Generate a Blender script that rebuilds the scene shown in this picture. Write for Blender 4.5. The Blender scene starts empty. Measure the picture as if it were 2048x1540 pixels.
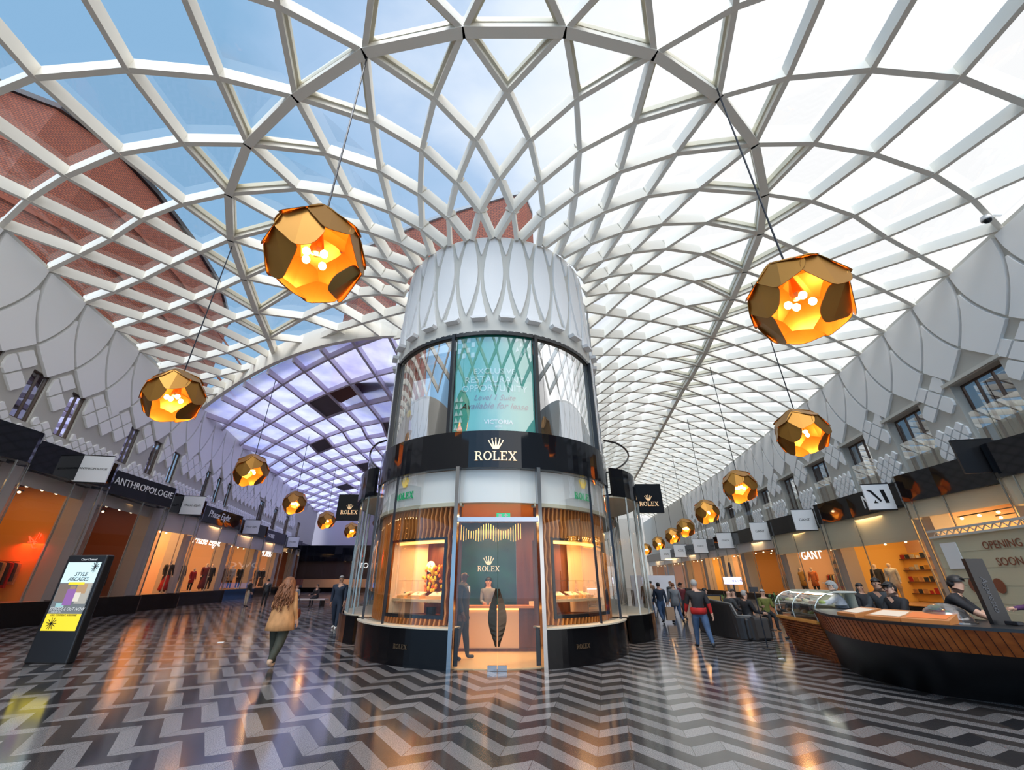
import bpy, bmesh, math, random
from mathutils import Vector, Matrix
random.seed(7)
R_=math.radians
SC=bpy.context.scene
COL=SC.collection
# ---------------------------------------------------------------- camera, sky, exposure
cam_d=bpy.data.cameras.new('camera'); cam=bpy.data.objects.new('camera',cam_d); COL.objects.link(cam)
cam.location=(0,0,1.65); cam.rotation_euler=(R_(90+25.6),0,0)
cam_d.sensor_width=36; cam_d.lens=812*36/2048; cam_d.shift_x=19/2048; cam_d.clip_end=600
SC.camera=cam
SC.view_settings.view_transform='Standard'; SC.view_settings.look='None'
SC.view_settings.gamma=1; SC.view_settings.use_curve_mapping=False; SC.view_settings.exposure=0.12
wd=bpy.data.worlds.new('sky'); SC.world=wd; wd.use_nodes=True
def build_sky():
    nt=wd.node_tree; N=nt.nodes; L=nt.links; N.clear()
    out=N.new('ShaderNodeOutputWorld'); bg=N.new('ShaderNodeBackground')
    tc=N.new('ShaderNodeTexCoord'); sep=N.new('ShaderNodeSeparateXYZ'); L.new(tc.outputs['Generated'],sep.inputs[0])
    no=N.new('ShaderNodeTexNoise'); no.inputs['Scale'].default_value=2.2; no.inputs['Detail'].default_value=6; no.inputs['Roughness'].default_value=.55
    mp=N.new('ShaderNodeMapping'); mp.inputs['Scale'].default_value=(1,1.6,2.2); L.new(tc.outputs['Generated'],mp.inputs[0]); L.new(mp.outputs[0],no.inputs['Vector'])
    m1=N.new('ShaderNodeMath'); m1.operation='MULTIPLY_ADD'; L.new(sep.outputs['X'],m1.inputs[0]); m1.inputs[1].default_value=1.25; m1.inputs[2].default_value=.52
    m2=N.new('ShaderNodeMath'); m2.operation='MULTIPLY_ADD'; L.new(no.outputs['Fac'],m2.inputs[0]); m2.inputs[1].default_value=.9; m2.inputs[2].default_value=-.45
    m3=N.new('ShaderNodeMath'); m3.operation='ADD'; L.new(m1.outputs[0],m3.inputs[0]); L.new(m2.outputs[0],m3.inputs[1])
    m4=N.new('ShaderNodeMath'); m4.operation='MULTIPLY_ADD'; L.new(sep.outputs['Y'],m4.inputs[0]); m4.inputs[1].default_value=.15; L.new(m3.outputs[0],m4.inputs[2])
    cr=N.new('ShaderNodeValToRGB'); L.new(m4.outputs[0],cr.inputs[0])
    e=cr.color_ramp.elements; e[0].position=.0; e[0].color=(.25,.45,.68,1); e[1].position=1; e[1].color=(1,1,1,1)
    a=e.new(.38); a.color=(.43,.59,.82,1)
    a=e.new(.62); a.color=(.74,.83,.96,1)
    # added unseen boost: sky strength rises behind the viewer to light the interior
    g=N.new('ShaderNodeMath'); g.operation='MULTIPLY_ADD'; L.new(sep.outputs['Y'],g.inputs[0]); g.inputs[1].default_value=-1.3; g.inputs[2].default_value=1.0
    g2=N.new('ShaderNodeMath'); g2.operation='MAXIMUM'; L.new(g.outputs[0],g2.inputs[0]); g2.inputs[1].default_value=1.0
    L.new(cr.outputs[0],bg.inputs[0]); L.new(g2.outputs[0],bg.inputs[1]); L.new(bg.outputs[0],out.inputs[0])
build_sky()
sun_d=bpy.data.lights.new('fill_sun','SUN'); sun_d.energy=2.4; sun_d.angle=R_(25); sun_d.color=(1,.97,.92)  # soft sun added under the overcast sky, turned to brighten the right wall
fill_sun=bpy.data.objects.new('fill_sun',sun_d); COL.objects.link(fill_sun); fill_sun.rotation_euler=(R_(34),R_(-16),0)

# ---------------------------------------------------------------- materials
MATS={}
def mat(name,c=(.8,.8,.8),rough=.6,metal=0,emit=None,es=0,spec=.5,coat=0,noise=None):
    if name in MATS: return MATS[name]
    m=bpy.data.materials.new(name); m.use_nodes=True; b=m.node_tree.nodes['Principled BSDF']
    b.inputs['Base Color'].default_value=(*c,1); b.inputs['Roughness'].default_value=rough; b.inputs['Metallic'].default_value=metal
    b.inputs['Specular IOR Level'].default_value=spec; b.inputs['Coat Weight'].default_value=coat
    if emit: b.inputs['Emission Color'].default_value=(*emit,1); b.inputs['Emission Strength'].default_value=es
    if noise:
        N=m.node_tree.nodes; L=m.node_tree.links
        geo=N.new('ShaderNodeNewGeometry'); mp=N.new('ShaderNodeMapping'); mp.inputs['Scale'].default_value=noise[1]
        no=N.new('ShaderNodeTexNoise'); no.inputs['Scale'].default_value=1; no.inputs['Detail'].default_value=4
        mx=N.new('ShaderNodeMix'); mx.data_type='RGBA'; mx.inputs[6].default_value=(*c,1); mx.inputs[7].default_value=(*noise[0],1)
        L.new(geo.outputs['Position'],mp.inputs[0]); L.new(mp.outputs[0],no.inputs['Vector'])
        rm=N.new('ShaderNodeMapRange'); rm.inputs[1].default_value=.35; rm.inputs[2].default_value=.65
        L.new(no.outputs['Fac'],rm.inputs[0]); L.new(rm.outputs[0],mx.inputs[0]); L.new(mx.outputs[2],b.inputs['Base Color'])
    MATS[name]=m; return m
def glass_mat(name,tint=(1,1,1),refl=.5,base=.04,rough=.0,gcol=(1,1,1)):
    if name in MATS: return MATS[name]
    m=bpy.data.materials.new(name); m.use_nodes=True; N=m.node_tree.nodes; L=m.node_tree.links; N.clear()
    out=N.new('ShaderNodeOutputMaterial'); mix=N.new('ShaderNodeMixShader'); tr=N.new('ShaderNodeBsdfTransparent'); gl=N.new('ShaderNodeBsdfGlossy')
    tr.inputs[0].default_value=(*tint,1); gl.inputs['Roughness'].default_value=rough; gl.inputs[0].default_value=(*gcol,1)
    lw=N.new('ShaderNodeLayerWeight'); lw.inputs[0].default_value=.35
    ma=N.new('ShaderNodeMath'); ma.operation='MULTIPLY_ADD'; ma.inputs[1].default_value=refl; ma.inputs[2].default_value=base; ma.use_clamp=True
    L.new(lw.outputs['Fresnel'],ma.inputs[0]); L.new(ma.outputs[0],mix.inputs[0]); L.new(tr.outputs[0],mix.inputs[1]); L.new(gl.outputs[0],mix.inputs[2]); L.new(mix.outputs[0],out.inputs[0])
    MATS[name]=m; return m
WHITE=mat('white_plaster',(.88,.88,.875),.55)
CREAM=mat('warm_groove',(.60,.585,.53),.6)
STEEL=mat('roof_steel',(.86,.825,.74),.5)
FRAMEC=mat('cream_frame',(.70,.66,.52),.4)
BLACK=mat('black_gloss',(.006,.007,.010),.05,0,spec=.42)
BLACKP=mat('black_plinth',(.005,.005,.006),.16,0,spec=.25)
BLACKM=mat('black_satin',(.012,.012,.014),.35)
DARK=mat('dark_metal',(.03,.032,.04),.3,.6)
CHROME=mat('chrome',(.42,.42,.43),.16,1)
GOLD=mat('gold_letters',(.95,.66,.38),.25,1,emit=(1,.68,.38),es=.35)
ROOFG=glass_mat('roof_glass',(.98,.99,1),.10,.0)
def lilac():  # purple LED lighting of this roof put into the glass tint
    m=bpy.data.materials.new('lilac_lit_glass'); m.use_nodes=True; N=m.node_tree.nodes; L=m.node_tree.links; N.clear()
    out=N.new('ShaderNodeOutputMaterial'); mix=N.new('ShaderNodeMixShader'); tr=N.new('ShaderNodeBsdfTransparent'); tl=N.new('ShaderNodeBsdfTranslucent')
    geo=N.new('ShaderNodeNewGeometry'); no=N.new('ShaderNodeTexNoise'); no.inputs['Scale'].default_value=.6; no.inputs['Detail'].default_value=5; L.new(geo.outputs['Position'],no.inputs['Vector'])
    cr=N.new('ShaderNodeValToRGB'); cr.color_ramp.elements[0].position=.35; cr.color_ramp.elements[0].color=(.52,.52,.98,1); cr.color_ramp.elements[1].position=.65; cr.color_ramp.elements[1].color=(.78,.78,1,1)
    L.new(no.outputs['Fac'],cr.inputs[0]); L.new(cr.outputs[0],tl.inputs[0]); tr.inputs[0].default_value=(.7,.7,1,1); mix.inputs[0].default_value=.8
    L.new(tr.outputs[0],mix.inputs[1]); L.new(tl.outputs[0],mix.inputs[2]); L.new(mix.outputs[0],out.inputs[0]); return m
LILACG=lilac()
SHOPG=glass_mat('shop_glass',(.94,.95,.94),.36,.01)
DARKG=glass_mat('dark_window_glass',(.62,.64,.66),.45,.2)
WOOD=mat('orange_wood',(.46,.14,.035),.35,noise=((.17,.04,.01),(14,14,1.2)))
WOODD=mat('brown_wood',(.16,.045,.018),.35,noise=((.09,.025,.012),(10,10,1)))
WOODL=mat('light_wood',(.72,.47,.26),.4,noise=((.62,.38,.2),(3,3,14)))
def brick():
    m=bpy.data.materials.new('red_brick'); m.use_nodes=True; N=m.node_tree.nodes; L=m.node_tree.links; b=N['Principled BSDF']
    geo=N.new('ShaderNodeNewGeometry'); s=N.new('ShaderNodeSeparateXYZ'); L.new(geo.outputs['Position'],s.inputs[0])
    ad=N.new('ShaderNodeMath'); ad.operation='ADD'; L.new(s.outputs[0],ad.inputs[0]); L.new(s.outputs[1],ad.inputs[1])
    cb=N.new('ShaderNodeCombineXYZ'); L.new(ad.outputs[0],cb.inputs[0]); L.new(s.outputs[2],cb.inputs[1])
    bt=N.new('ShaderNodeTexBrick'); bt.inputs['Scale'].default_value=2.0; bt.inputs['Color1'].default_value=(.36,.105,.055,1); bt.inputs['Color2'].default_value=(.27,.075,.045,1); bt.inputs['Mortar'].default_value=(.13,.05,.04,1)
    bt.inputs['Mortar Size'].default_value=.05
    L.new(cb.outputs[0],bt.inputs['Vector']); L.new(bt.outputs['Color'],b.inputs['Base Color']); b.inputs['Roughness'].default_value=.85
    return m
BRICK=brick()
def floor_mat():
    m=bpy.data.materials.new('granite_zigzag'); m.use_nodes=True; nt=m.node_tree; N=nt.nodes; L=nt.links; b=N['Principled BSDF']
    def M(op,a,b2=None,c=None,cl=False):
        n=N.new('ShaderNodeMath'); n.operation=op; n.use_clamp=cl
        for i,v in enumerate((a,b2,c)):
            if v is None: continue
            if isinstance(v,(int,float)): n.inputs[i].default_value=v
            else: L.new(v,n.inputs[i])
        return n.outputs[0]
    geo=N.new('ShaderNodeNewGeometry'); s=N.new('ShaderNodeSeparateXYZ'); L.new(geo.outputs['Position'],s.inputs[0])
    ex,ey=.89,-.545; tx,ty=-.063,-.272; ax,ay=.487,-.735; ox,oy=-1.41,6.72
    det=ex*ty-ey*tx
    ae=(ax*ty-ay*tx)/det; at=(ex*ay-ey*ax)/det
    X=M('SUBTRACT',s.outputs[0],ox); Y=M('SUBTRACT',s.outputs[1],oy)
    mm=M('ADD',M('MULTIPLY',X,ty/det),M('MULTIPLY',Y,-tx/det)); nn=M('ADD',M('MULTIPLY',X,-ey/det),M('MULTIPLY',Y,ex/det))
    fr=M('FRACT',mm)
    up=M('MULTIPLY',fr,at/ae); dn=M('MULTIPLY',M('SUBTRACT',1,fr),at/(1-ae))
    off=M('MINIMUM',up,dn) if at>0 else M('MAXIMUM',up,dn)
    n2=M('SUBTRACT',nn,off)
    fl=M('FLOOR',n2); par=M('FLOORED_MODULO',fl,2) if False else M('SUBTRACT',fl,M('MULTIPLY',M('FLOOR',M('MULTIPLY',fl,.5)),2))
    leg=M('LESS_THAN',fr,ae); cellx=M('MULTIPLY_ADD',M('FLOOR',mm),2,leg)
    cb=N.new('ShaderNodeCombineXYZ'); L.new(cellx,cb.inputs[0]); L.new(fl,cb.inputs[1])
    wn=N.new('ShaderNodeTexWhiteNoise'); L.new(cb.outputs[0],wn.inputs['Vector'])
    sp=N.new('ShaderNodeTexNoise'); sp.inputs['Scale'].default_value=90; sp.inputs['Detail'].default_value=2; L.new(geo.outputs['Position'],sp.inputs['Vector'])
    lt=N.new('ShaderNodeMix'); lt.data_type='RGBA'; lt.inputs[6].default_value=(.13,.125,.13,1); lt.inputs[7].default_value=(.27,.26,.265,1)
    rr=N.new('ShaderNodeMapRange'); rr.inputs[1].default_value=.38; rr.inputs[2].default_value=.62; L.new(sp.outputs['Fac'],rr.inputs[0]); L.new(rr.outputs[0],lt.inputs[0])
    dk=N.new('ShaderNodeMix'); dk.data_type='RGBA'; dk.inputs[6].default_value=(.030,.031,.036,1); dk.inputs[7].default_value=(.050,.044,.042,1); L.new(wn.outputs['Value'],dk.inputs[0])
    mx=N.new('ShaderNodeMix'); mx.data_type='RGBA'; L.new(par,mx.inputs[0]); L.new(dk.outputs[2],mx.inputs[6]); L.new(lt.outputs[2],mx.inputs[7])
    vb=M('MULTIPLY_ADD',wn.outputs['Value'],.35,.78)
    hs=N.new('ShaderNodeHueSaturation'); L.new(mx.outputs[2],hs.inputs['Color']); L.new(vb,hs.inputs['Value'])
    # joints
    jf=M('MINIMUM',M('FRACT',n2),M('SUBTRACT',1,M('FRACT',n2))); j1=M('LESS_THAN',jf,.016)
    d1=M('ABSOLUTE',M('SUBTRACT',fr,ae)); j2=M('LESS_THAN',M('MINIMUM',d1,M('MINIMUM',fr,M('SUBTRACT',1,fr))),.004)
    jj=M('MAXIMUM',j1,j2)
    m2=N.new('ShaderNodeMix'); m2.data_type='RGBA'; L.new(M('MULTIPLY',jj,.7),m2.inputs[0]); L.new(hs.outputs[0],m2.inputs[6]); m2.inputs[7].default_value=(.02,.02,.02,1)
    L.new(m2.outputs[2],b.inputs['Base Color'])
    n3=N.new('ShaderNodeTexNoise'); n3.inputs['Scale'].default_value=.5; L.new(geo.outputs['Position'],n3.inputs['Vector'])
    L.new(M('MULTIPLY_ADD',n3.outputs['Fac'],.20,.03),b.inputs['Roughness']); b.inputs['Specular IOR Level'].default_value=.5
    return m
FLOORM=floor_mat()

# ---------------------------------------------------------------- mesh helpers
class MB:
    def __init__(s): s.v=[]; s.f=[]; s.m=[]
    def add(s,vs,fs,mi=0):
        o=len(s.v); s.v+= [tuple(v) for v in vs]; s.f+=[tuple(i+o for i in f) for f in fs]; s.m+=[mi]*len(fs)
    def box(s,c,d,rz=0,mi=0,M=None):
        x,y,z=[a/2 for a in d]; vs=[Vector((i*x,j*y,k*z)) for k in (-1,1) for j in (-1,1) for i in (-1,1)]
        T=Matrix.Translation(Vector(c))@(M if M else Matrix.Rotation(rz,4,'Z'))
        s.add([T@v for v in vs],[(0,2,3,1),(4,5,7,6),(0,1,5,4),(2,6,7,3),(0,4,6,2),(1,3,7,5)],mi)
    def beam(s,p,q,w,h,mi=0,up=Vector((0,0,1)),ext=0):
        p=Vector(p); q=Vector(q); d=(q-p); L=d.length
        if L<1e-5: return
        d/=L; p=p-d*ext; q=q+d*ext
        r=d.cross(up); 
        if r.length<1e-4: r=Vector((1,0,0))
        r.normalize(); u=r.cross(d)
        vs=[]
        for P in (p,q):
            for a,b in ((-w/2,0),(w/2,0),(w/2,h),(-w/2,h)): vs.append(P+r*a+u*b)
        s.add(vs,[(0,3,2,1),(4,5,6,7),(0,1,5,4),(1,2,6,5),(2,3,7,6),(3,0,4,7)],mi)
    def tube(s,path,r,n=8,mi=0,cap=True):
        path=[Vector(p) for p in path]; rs=r if isinstance(r,(list,tuple)) else [r]*len(path)
        rings=[]
        for i,p in enumerate(path):
            a=path[max(i-1,0)]; b=path[min(i+1,len(path)-1)]; d=(b-a).normalized()
            t=Vector((0,0,1)) if abs(d.z)<.95 else Vector((1,0,0)); x=d.cross(t).normalized(); y=d.cross(x)
            rings.append([p+(x*math.cos(k*2*math.pi/n)+y*math.sin(k*2*math.pi/n))*rs[i] for k in range(n)])
        s.loft(rings,mi,cap)
    def loft(s,rings,mi=0,cap=True):
        n=len(rings[0]); vs=[v for r in rings for v in r]; fs=[]
        for i in range(len(rings)-1):
            for k in range(n): fs.append((i*n+k,i*n+(k+1)%n,(i+1)*n+(k+1)%n,(i+1)*n+k))
        if cap: fs.append(tuple(range(n-1,-1,-1))); fs.append(tuple((len(rings)-1)*n+k for k in range(n)))
        s.add(vs,fs,mi)
    def lathe(s,prof,c=(0,0,0),n=16,mi=0):
        s.loft([[Vector((c[0]+r*math.cos(k*2*math.pi/n),c[1]+r*math.sin(k*2*math.pi/n),c[2]+z)) for k in range(n)] for r,z in prof],mi)
    def prism(s,poly,z0,z1,mi=0):
        n=len(poly); vs=[(x,y,z0) for x,y in poly]+[(x,y,z1) for x,y in poly]
        s.add(vs,[tuple(range(n-1,-1,-1)),tuple(range(n,2*n))]+[(i,(i+1)%n,n+(i+1)%n,n+i) for i in range(n)],mi)
    def wall(s,path,z0,z1,th=0,mi=0):
        # vertical sheet following a plan path, thickness th to the left of travel
        P=[Vector((p[0],p[1])) for p in path]; n=len(P)
        if th==0:
            vs=[(p.x,p.y,z0) for p in P]+[(p.x,p.y,z1) for p in P]
            s.add(vs,[(i,i+1,n+i+1,n+i) for i in range(n-1)],mi); return
        Q=[]
        for i,p in enumerate(P):
            a=P[max(i-1,0)]; b=P[min(i+1,n-1)]; d=(b-a).normalized(); Q.append(p+Vector((-d.y,d.x))*th)
        vs=[(p.x,p.y,z) for z in (z0,z1) for p in P]+[(p.x,p.y,z) for z in (z0,z1) for p in Q]
        fs=[]
        for i in range(n-1):
            fs+= [(i,i+1,n+i+1,n+i),(2*n+i+1,2*n+i,3*n+i,3*n+i+1),(i+1,i,2*n+i,2*n+i+1),(n+i,n+i+1,3*n+i+1,3*n+i)]
        fs+=[(0,n,3*n,2*n),(n-1,3*n-1,4*n-1,2*n-1)]
        s.add(vs,fs,mi)
    def ell(s,c,r,n=10,m=7,mi=0,f=None):
        rings=[]
        vs=[];fs=[]
        for i in range(m+1):
            th=math.pi*i/m
            for k in range(n):
                ph=2*math.pi*k/n; vs.append(Vector((c[0]+r[0]*math.sin(th)*math.cos(ph),c[1]+r[1]*math.sin(th)*math.sin(ph),c[2]+r[2]*math.cos(th))))
        for i in range(m):
            for k in range(n):
                a=(i*n+k,(i+1)*n+k,(i+1)*n+(k+1)%n,i*n+(k+1)%n)
                if f:
                    cc=sum((vs[j] for j in a),Vector())/4-Vector(c)
                    if not f(Vector((cc.x/r[0],cc.y/r[1],cc.z/r[2]))): continue
                fs.append(a)
        s.add(vs,fs,mi)
    def build(s,name,mats,parent=None,loc=None,smooth=False,bevel=0):
        me=bpy.data.meshes.new(name); me.from_pydata(s.v,[],s.f)
        if not isinstance(mats,(list,tuple)): mats=[mats]
        for m in mats: me.materials.append(m)
        if len(mats)>1: me.polygons.foreach_set('material_index',s.m)
        if smooth: me.polygons.foreach_set('use_smooth',[True]*len(me.polygons))
        me.update(); bm=bmesh.new(); bm.from_mesh(me); bmesh.ops.remove_doubles(bm,verts=bm.verts,dist=1e-5) if smooth else None; bmesh.ops.recalc_face_normals(bm,faces=bm.faces); bm.to_mesh(me); bm.free()
        o=bpy.data.objects.new(name,me); COL.objects.link(o)
        if parent: o.parent=parent
        if loc: o.location=loc
        if bevel:
            b=o.modifiers.new('b','BEVEL'); b.width=bevel; b.segments=2; b.limit_method='ANGLE'
        return o
def tag(o,label=None,cat=None,group=None,kind=None):
    if label: o['label']=label
    if cat: o['category']=cat
    if group: o['group']=group
    if kind: o['kind']=kind
    return o
def thing(name,label,cat,loc=(0,0,0),rz=0,group=None):
    o=bpy.data.objects.new(name,None); o.empty_display_size=.2; COL.objects.link(o); o.location=loc; o.rotation_euler=(0,0,rz)
    return tag(o,label,cat,group)
def struct(o,label=None): o['kind']='structure'; 
def S(o,label=None,cat=None):
    o['kind']='structure'
    if label: o['label']=label
    if cat: o['category']=cat
    return o
def dup(o,parent=None):
    c=o.copy(); COL.objects.link(c)
    if parent: c.parent=parent
    for ch in list(o.children): dup(ch,c)
    return c
def text_mesh(txt,size,ext=.01,shear=0,align='CENTER',space=1.0):
    cu=bpy.data.curves.new('t','FONT'); cu.body=txt; cu.size=size; cu.extrude=ext; cu.align_x=align; cu.align_y='CENTER'; cu.shear=shear; cu.space_character=space; cu.resolution_u=3
    o=bpy.data.objects.new('t',cu); COL.objects.link(o); dg=bpy.context.evaluated_depsgraph_get()
    me=bpy.data.meshes.new_from_object(o.evaluated_get(dg)); bpy.data.objects.remove(o)
    return me
def text(txt,size,M,mat_,parent=None,name='lettering',ext=.01,shear=0,space=1.0,align='CENTER'):
    me=text_mesh(txt,size,ext,shear,align,space); me.transform(M); me.materials.clear(); me.materials.append(mat_); me.name=name
    o=bpy.data.objects.new(name,me); COL.objects.link(o)
    if parent: o.parent=parent
    return o
def frame(origin,xdir,up=(0,0,1)):
    x=Vector(xdir).normalized(); u=Vector(up); z=x.cross(u).normalized(); u=z.cross(x)
    return Matrix(((x.x,u.x,z.x,origin[0]),(x.y,u.y,z.y,origin[1]),(x.z,u.z,z.z,origin[2]),(0,0,0,1)))
def lerp(a,b,t): return a+(b-a)*t

A=Vector((-.28,13.4))
# ---------------------------------------------------------------- floor
fb=MB(); fb.add([(-70,-25,0),(80,-25,0),(80,130,0),(-70,130,0)],[(0,1,2,3)])
S(fb.build('floor',FLOORM))

# ---------------------------------------------------------------- roof lattice
CR={1:(1.64,5.59),2:(4.16,6.11),3:(6.45,7.21),4:(8.34,8.67),5:(9.79,10.59),6:(10.69,12.48),7:(11.28,14.78),8:(11.75,16.84),9:(12.07,18.66),10:(12.43,20.51),11:(12.85,22.4),12:(13.11,24.07),13:(13.43,25.95),14:(13.63,27.64)}
CL={0:(-1.02,5.59),-1:(-3.77,6.06),-2:(-6.18,7.21),-3:(-8.43,8.67),-4:(-10.22,10.59),-5:(-11.5,12.84),-6:(-12.35,15.31),-7:(-13.25,18.1),-8:(-13.97,20.67),-9:(-14.95,23.7)}
CT={**CR,**CL}
def C(s):
    if s>=14: return Vector((13.63+.17*(s-14)*1.95,27.64+(s-14)*1.95))
    if s<=-9: return Vector((-14.95+(s+9)*.7,23.7-(s+9)*2.6))
    k=math.floor(s); return Vector(CT[k]).lerp(Vector(CT[k+1]),s-k)
def wall_x_left(y): return -17.6-.2407*(y-10.6)
def wall_x_right(y):
    if y<26: return 17.63+.2352*(y-10.9)
    if y<46: return 21.18+.19*(y-26)
    return 24.98+.125*(y-46)
OUT=[(.5,-.3,-4.6),(1.5,4.0,-3.7),(2.5,7.5,-1.6),(3.5,10.6,1.1),(4.5,14.2,3.9)]
def W(s):
    side=1 if s>.5 else -1
    q=abs(s-.5)+.5
    if q<5.5:
        pts=OUT+[(5.5,None,7.4)]
        for i in range(len(pts)-1):
            if pts[i][0]<=q<=pts[i+1][0]:
                a,b=pts[i],pts[i+1]; f=q-a[0]; bx=b[1] if b[1] is not None else 16.6
                x=lerp(a[1],bx,f); y=lerp(a[2],b[2],f)
                return Vector((x if side>0 else -x-.3*(q>1),y))
    if side>0:
        y=7.4+(q-5.5)*3.1 if q<6.5 else 10.5+(q-6.5)*2.3 if q<7.5 else 12.8+(q-7.5)*2.15 if q<13.5 else 25.7+(q-13.5)*1.95
        return Vector((wall_x_right(y),y))
    y=7.4+(q-5.5)*3.0 if q<6.5 else 10.4+(q-6.5)*2.2 if q<7.5 else 12.6+(q-7.5)*2.1
    return Vector((wall_x_left(y),y))
def D(s,r=3.38):
    if -6.4<s<7.4:
        a=R_(13.1*(s-.5)); return Vector((A.x+r*math.sin(a),A.y-r*math.cos(a)))
    if s>=7.4:
        y=A.y+(s-7.4)*1.9; return Vector((A.x+r+.19*(y-A.y),y))
    y=A.y+(-6.4-s)*1.9; return Vector((A.x-r-.21*(y-A.y),y))
LIN=[0,.30,.53,.71,.85,1.0]
def node(s,j):
    if j>=0:
        l=j/5; p=C(s).lerp(W(s),l)
        z=14.6-1.9*l**1.3
        return Vector((p.x,p.y,z))
    t=LIN[-j]; zr=11.3 if -8<s<9 else 11.3+min(1.0,(abs(s-.5)-8.5)*.15)
    p=C(s).lerp(D(s),t); z=zr+(14.6-zr)*(1-t**2)
    return Vector((p.x,p.y,z))
NB=Vector((.537,.843))
def beyond(p): return (Vector((p.x,p.y))-A).dot(NB)
def clip(p,q):
    fp,fq=beyond(p),beyond(q)
    if fp>0 and fq>0: return None
    if fp<=0 and fq<=0: return p,q
    t=fp/(fp-fq); m=p.lerp(q,t)
    return (p,m) if fp<=0 else (m,q)
lat=MB(); gla=MB(); rid=MB(); frm=MB()
SMIN,SMAX=-16,44
BH=.42
def seg(mb,p,q,w,h,leftside,ext=0):
    if leftside:
        r=clip(p,q)
        if not r: return
        p,q=r
    mb.beam(p,q,w,h,ext=ext)
def halfs(j): return 0 if j%2==0 else .5
s2=SMIN*2
for i2 in range(SMIN*2,SMAX*2):
    s=i2/2
    left=s<-5
    for j in range(-5,5):
        # beams between row j and j+1 ; node exists at row j when (i2 + j) even
        if (i2+j)%2: continue
        far=s>24
        if far and False: continue
        p=node(s,j)
        for ds in (-.5,.5):
            q=node(s+ds,j+1)
            if j==-5:   # land on the rim rather than the point
                if -6.4<s<7.4 or True:
                    base=node(s+ds,-4); tip=node(s,-5); e=base.lerp(tip,.78); e.z=lerp(base.z,tip.z,.6)
                    seg(lat,e,q,.13,BH,left); continue
            seg(lat,p,q,.15,BH,left)
        # glazing diamond with centre at (s, j+1)
    if i2%2==0 or True:
        for j in range(-5,5):
            if (i2+j)%2: continue
            ps=[node(s,j),node(s+.5,j+1),node(s,min(j+2,5)),node(s-.5,j+1)]
            if j==0 or j==-1 or j==4:
                pass
            if j==-1:
                tris=[[node(s,-1),node(s+.5,0),node(s-.5,0)]]
            elif j==0:
                tris=[[ps[0],ps[1],ps[2],ps[3]]]
            else: tris=[ps] if j+2<=5 else [[ps[0],ps[1],ps[3]]]
            for t in tris:
                if left and max(beyond(v) for v in t)>0.3: continue
                up=Vector((0,0,BH-.04)); gla.add([v+up for v in t],[tuple(range(len(t)))])
    # triangles just outside the crest (base on the crest)
    if i2%2==0:
        t=[node(s,0),node(s+1,0),node(s+.5,1)]
        if not(left and max(beyond(v) for v in t)>.3):
            gla.add([v+Vector((0,0,BH-.04)) for v in t],[(0,1,2)])
        for jj in (1,-1):
            t=[node(s,0),node(s+1,0),node(s+.5,jj)]
            if left and max(beyond(v) for v in t)>0: continue
            if s>14: continue
            cen=(t[0]+t[1]+t[2])/3
            tt=[v.lerp(cen,.16)+Vector((0,0,.16)) for v in t]
            for a in range(3): frm.beam(tt[a],tt[(a+1)%3],.09,.2,ext=.02)
        # crest beam
        for mbw in ((.26,.30),):
            p,q=node(s,0),node(s+1,0)
            p=p-Vector((0,0,.06)); q=q-Vector((0,0,.06))
            seg(rid,p,q,.26,.5,left,ext=.03)
ceil=S(lat.build('ceiling',STEEL))
gla.build('glazing',ROOFG,ceil)
rid.build('ridge_beam',STEEL,ceil)
frm.build('vent_frame',FRAMEC,ceil)

# transverse arch and the roof beyond it, its lilac light put into the colours
pr=MB()
def arch_z(r):
    return 12.3+2.35*math.sin(max(0,min(1,(r-4.2)/22.5))*math.pi*.93)**.8
def on_arch(r): return Vector((A.x-.843*r,A.y+.537*r,0))
prev=None
for k in range(25):
    r=4.2+k*(25.2-4.2)/24; p=on_arch(r); p.z=arch_z(r)-.85
    if prev: pr.beam(prev,p,.25,1.25,ext=.02)
    prev=p
def lz(x,y):
    xi=-3.7-.21*(y-13.4); xo=wall_x_left(y); u=max(0,min(1,(x-xi)/(xo-xi)))
    return 12.3+1.15*math.sin(math.pi*u)**.8
HP=[lambda x,y:(x-A.x)*.537+(y-A.y)*.843-.12, lambda x,y:x-wall_x_left(y), lambda x,y:(-3.7-.21*(y-13.4))-x]
def cpoly(ps):
    for f in HP:
        o=[]
        for i in range(len(ps)):
            p,q=ps[i],ps[(i+1)%len(ps)]; a,b=f(*p),f(*q)
            if a>=0: o.append(p)
            if (a>=0)!=(b>=0): t=a/(a-b); o.append((lerp(p[0],q[0],t),lerp(p[1],q[1],t)))
        ps=o
        if len(ps)<3: return []
    return ps
def cseg(p,q):
    for f in HP:
        a,b=f(*p),f(*q)
        if a<0 and b<0: return None
        if (a>=0)!=(b>=0):
            t=a/(a-b); m_=(lerp(p[0],q[0],t),lerp(p[1],q[1],t))
            if a<0: p=m_
            else: q=m_
    return p,q
plat=MB(); pgl=MB(); dkp=MB()
u1=(2.25,-1.82); u2=(.20,3.2); O_=(-8.0,19.1)
def ln(a,b): 
    k=1+max(0,b-8)*0
    return (O_[0]+a*u1[0]+b*(u2[0]-.16*(b>3)*1),O_[1]+a*u1[1]+b*u2[1])
DK={(-3,1),(-1,3),(-5,3),(1,5),(-4,6),(-7,8),(-2,8),(-9,11),(-6,12),(-11,15)}
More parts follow.
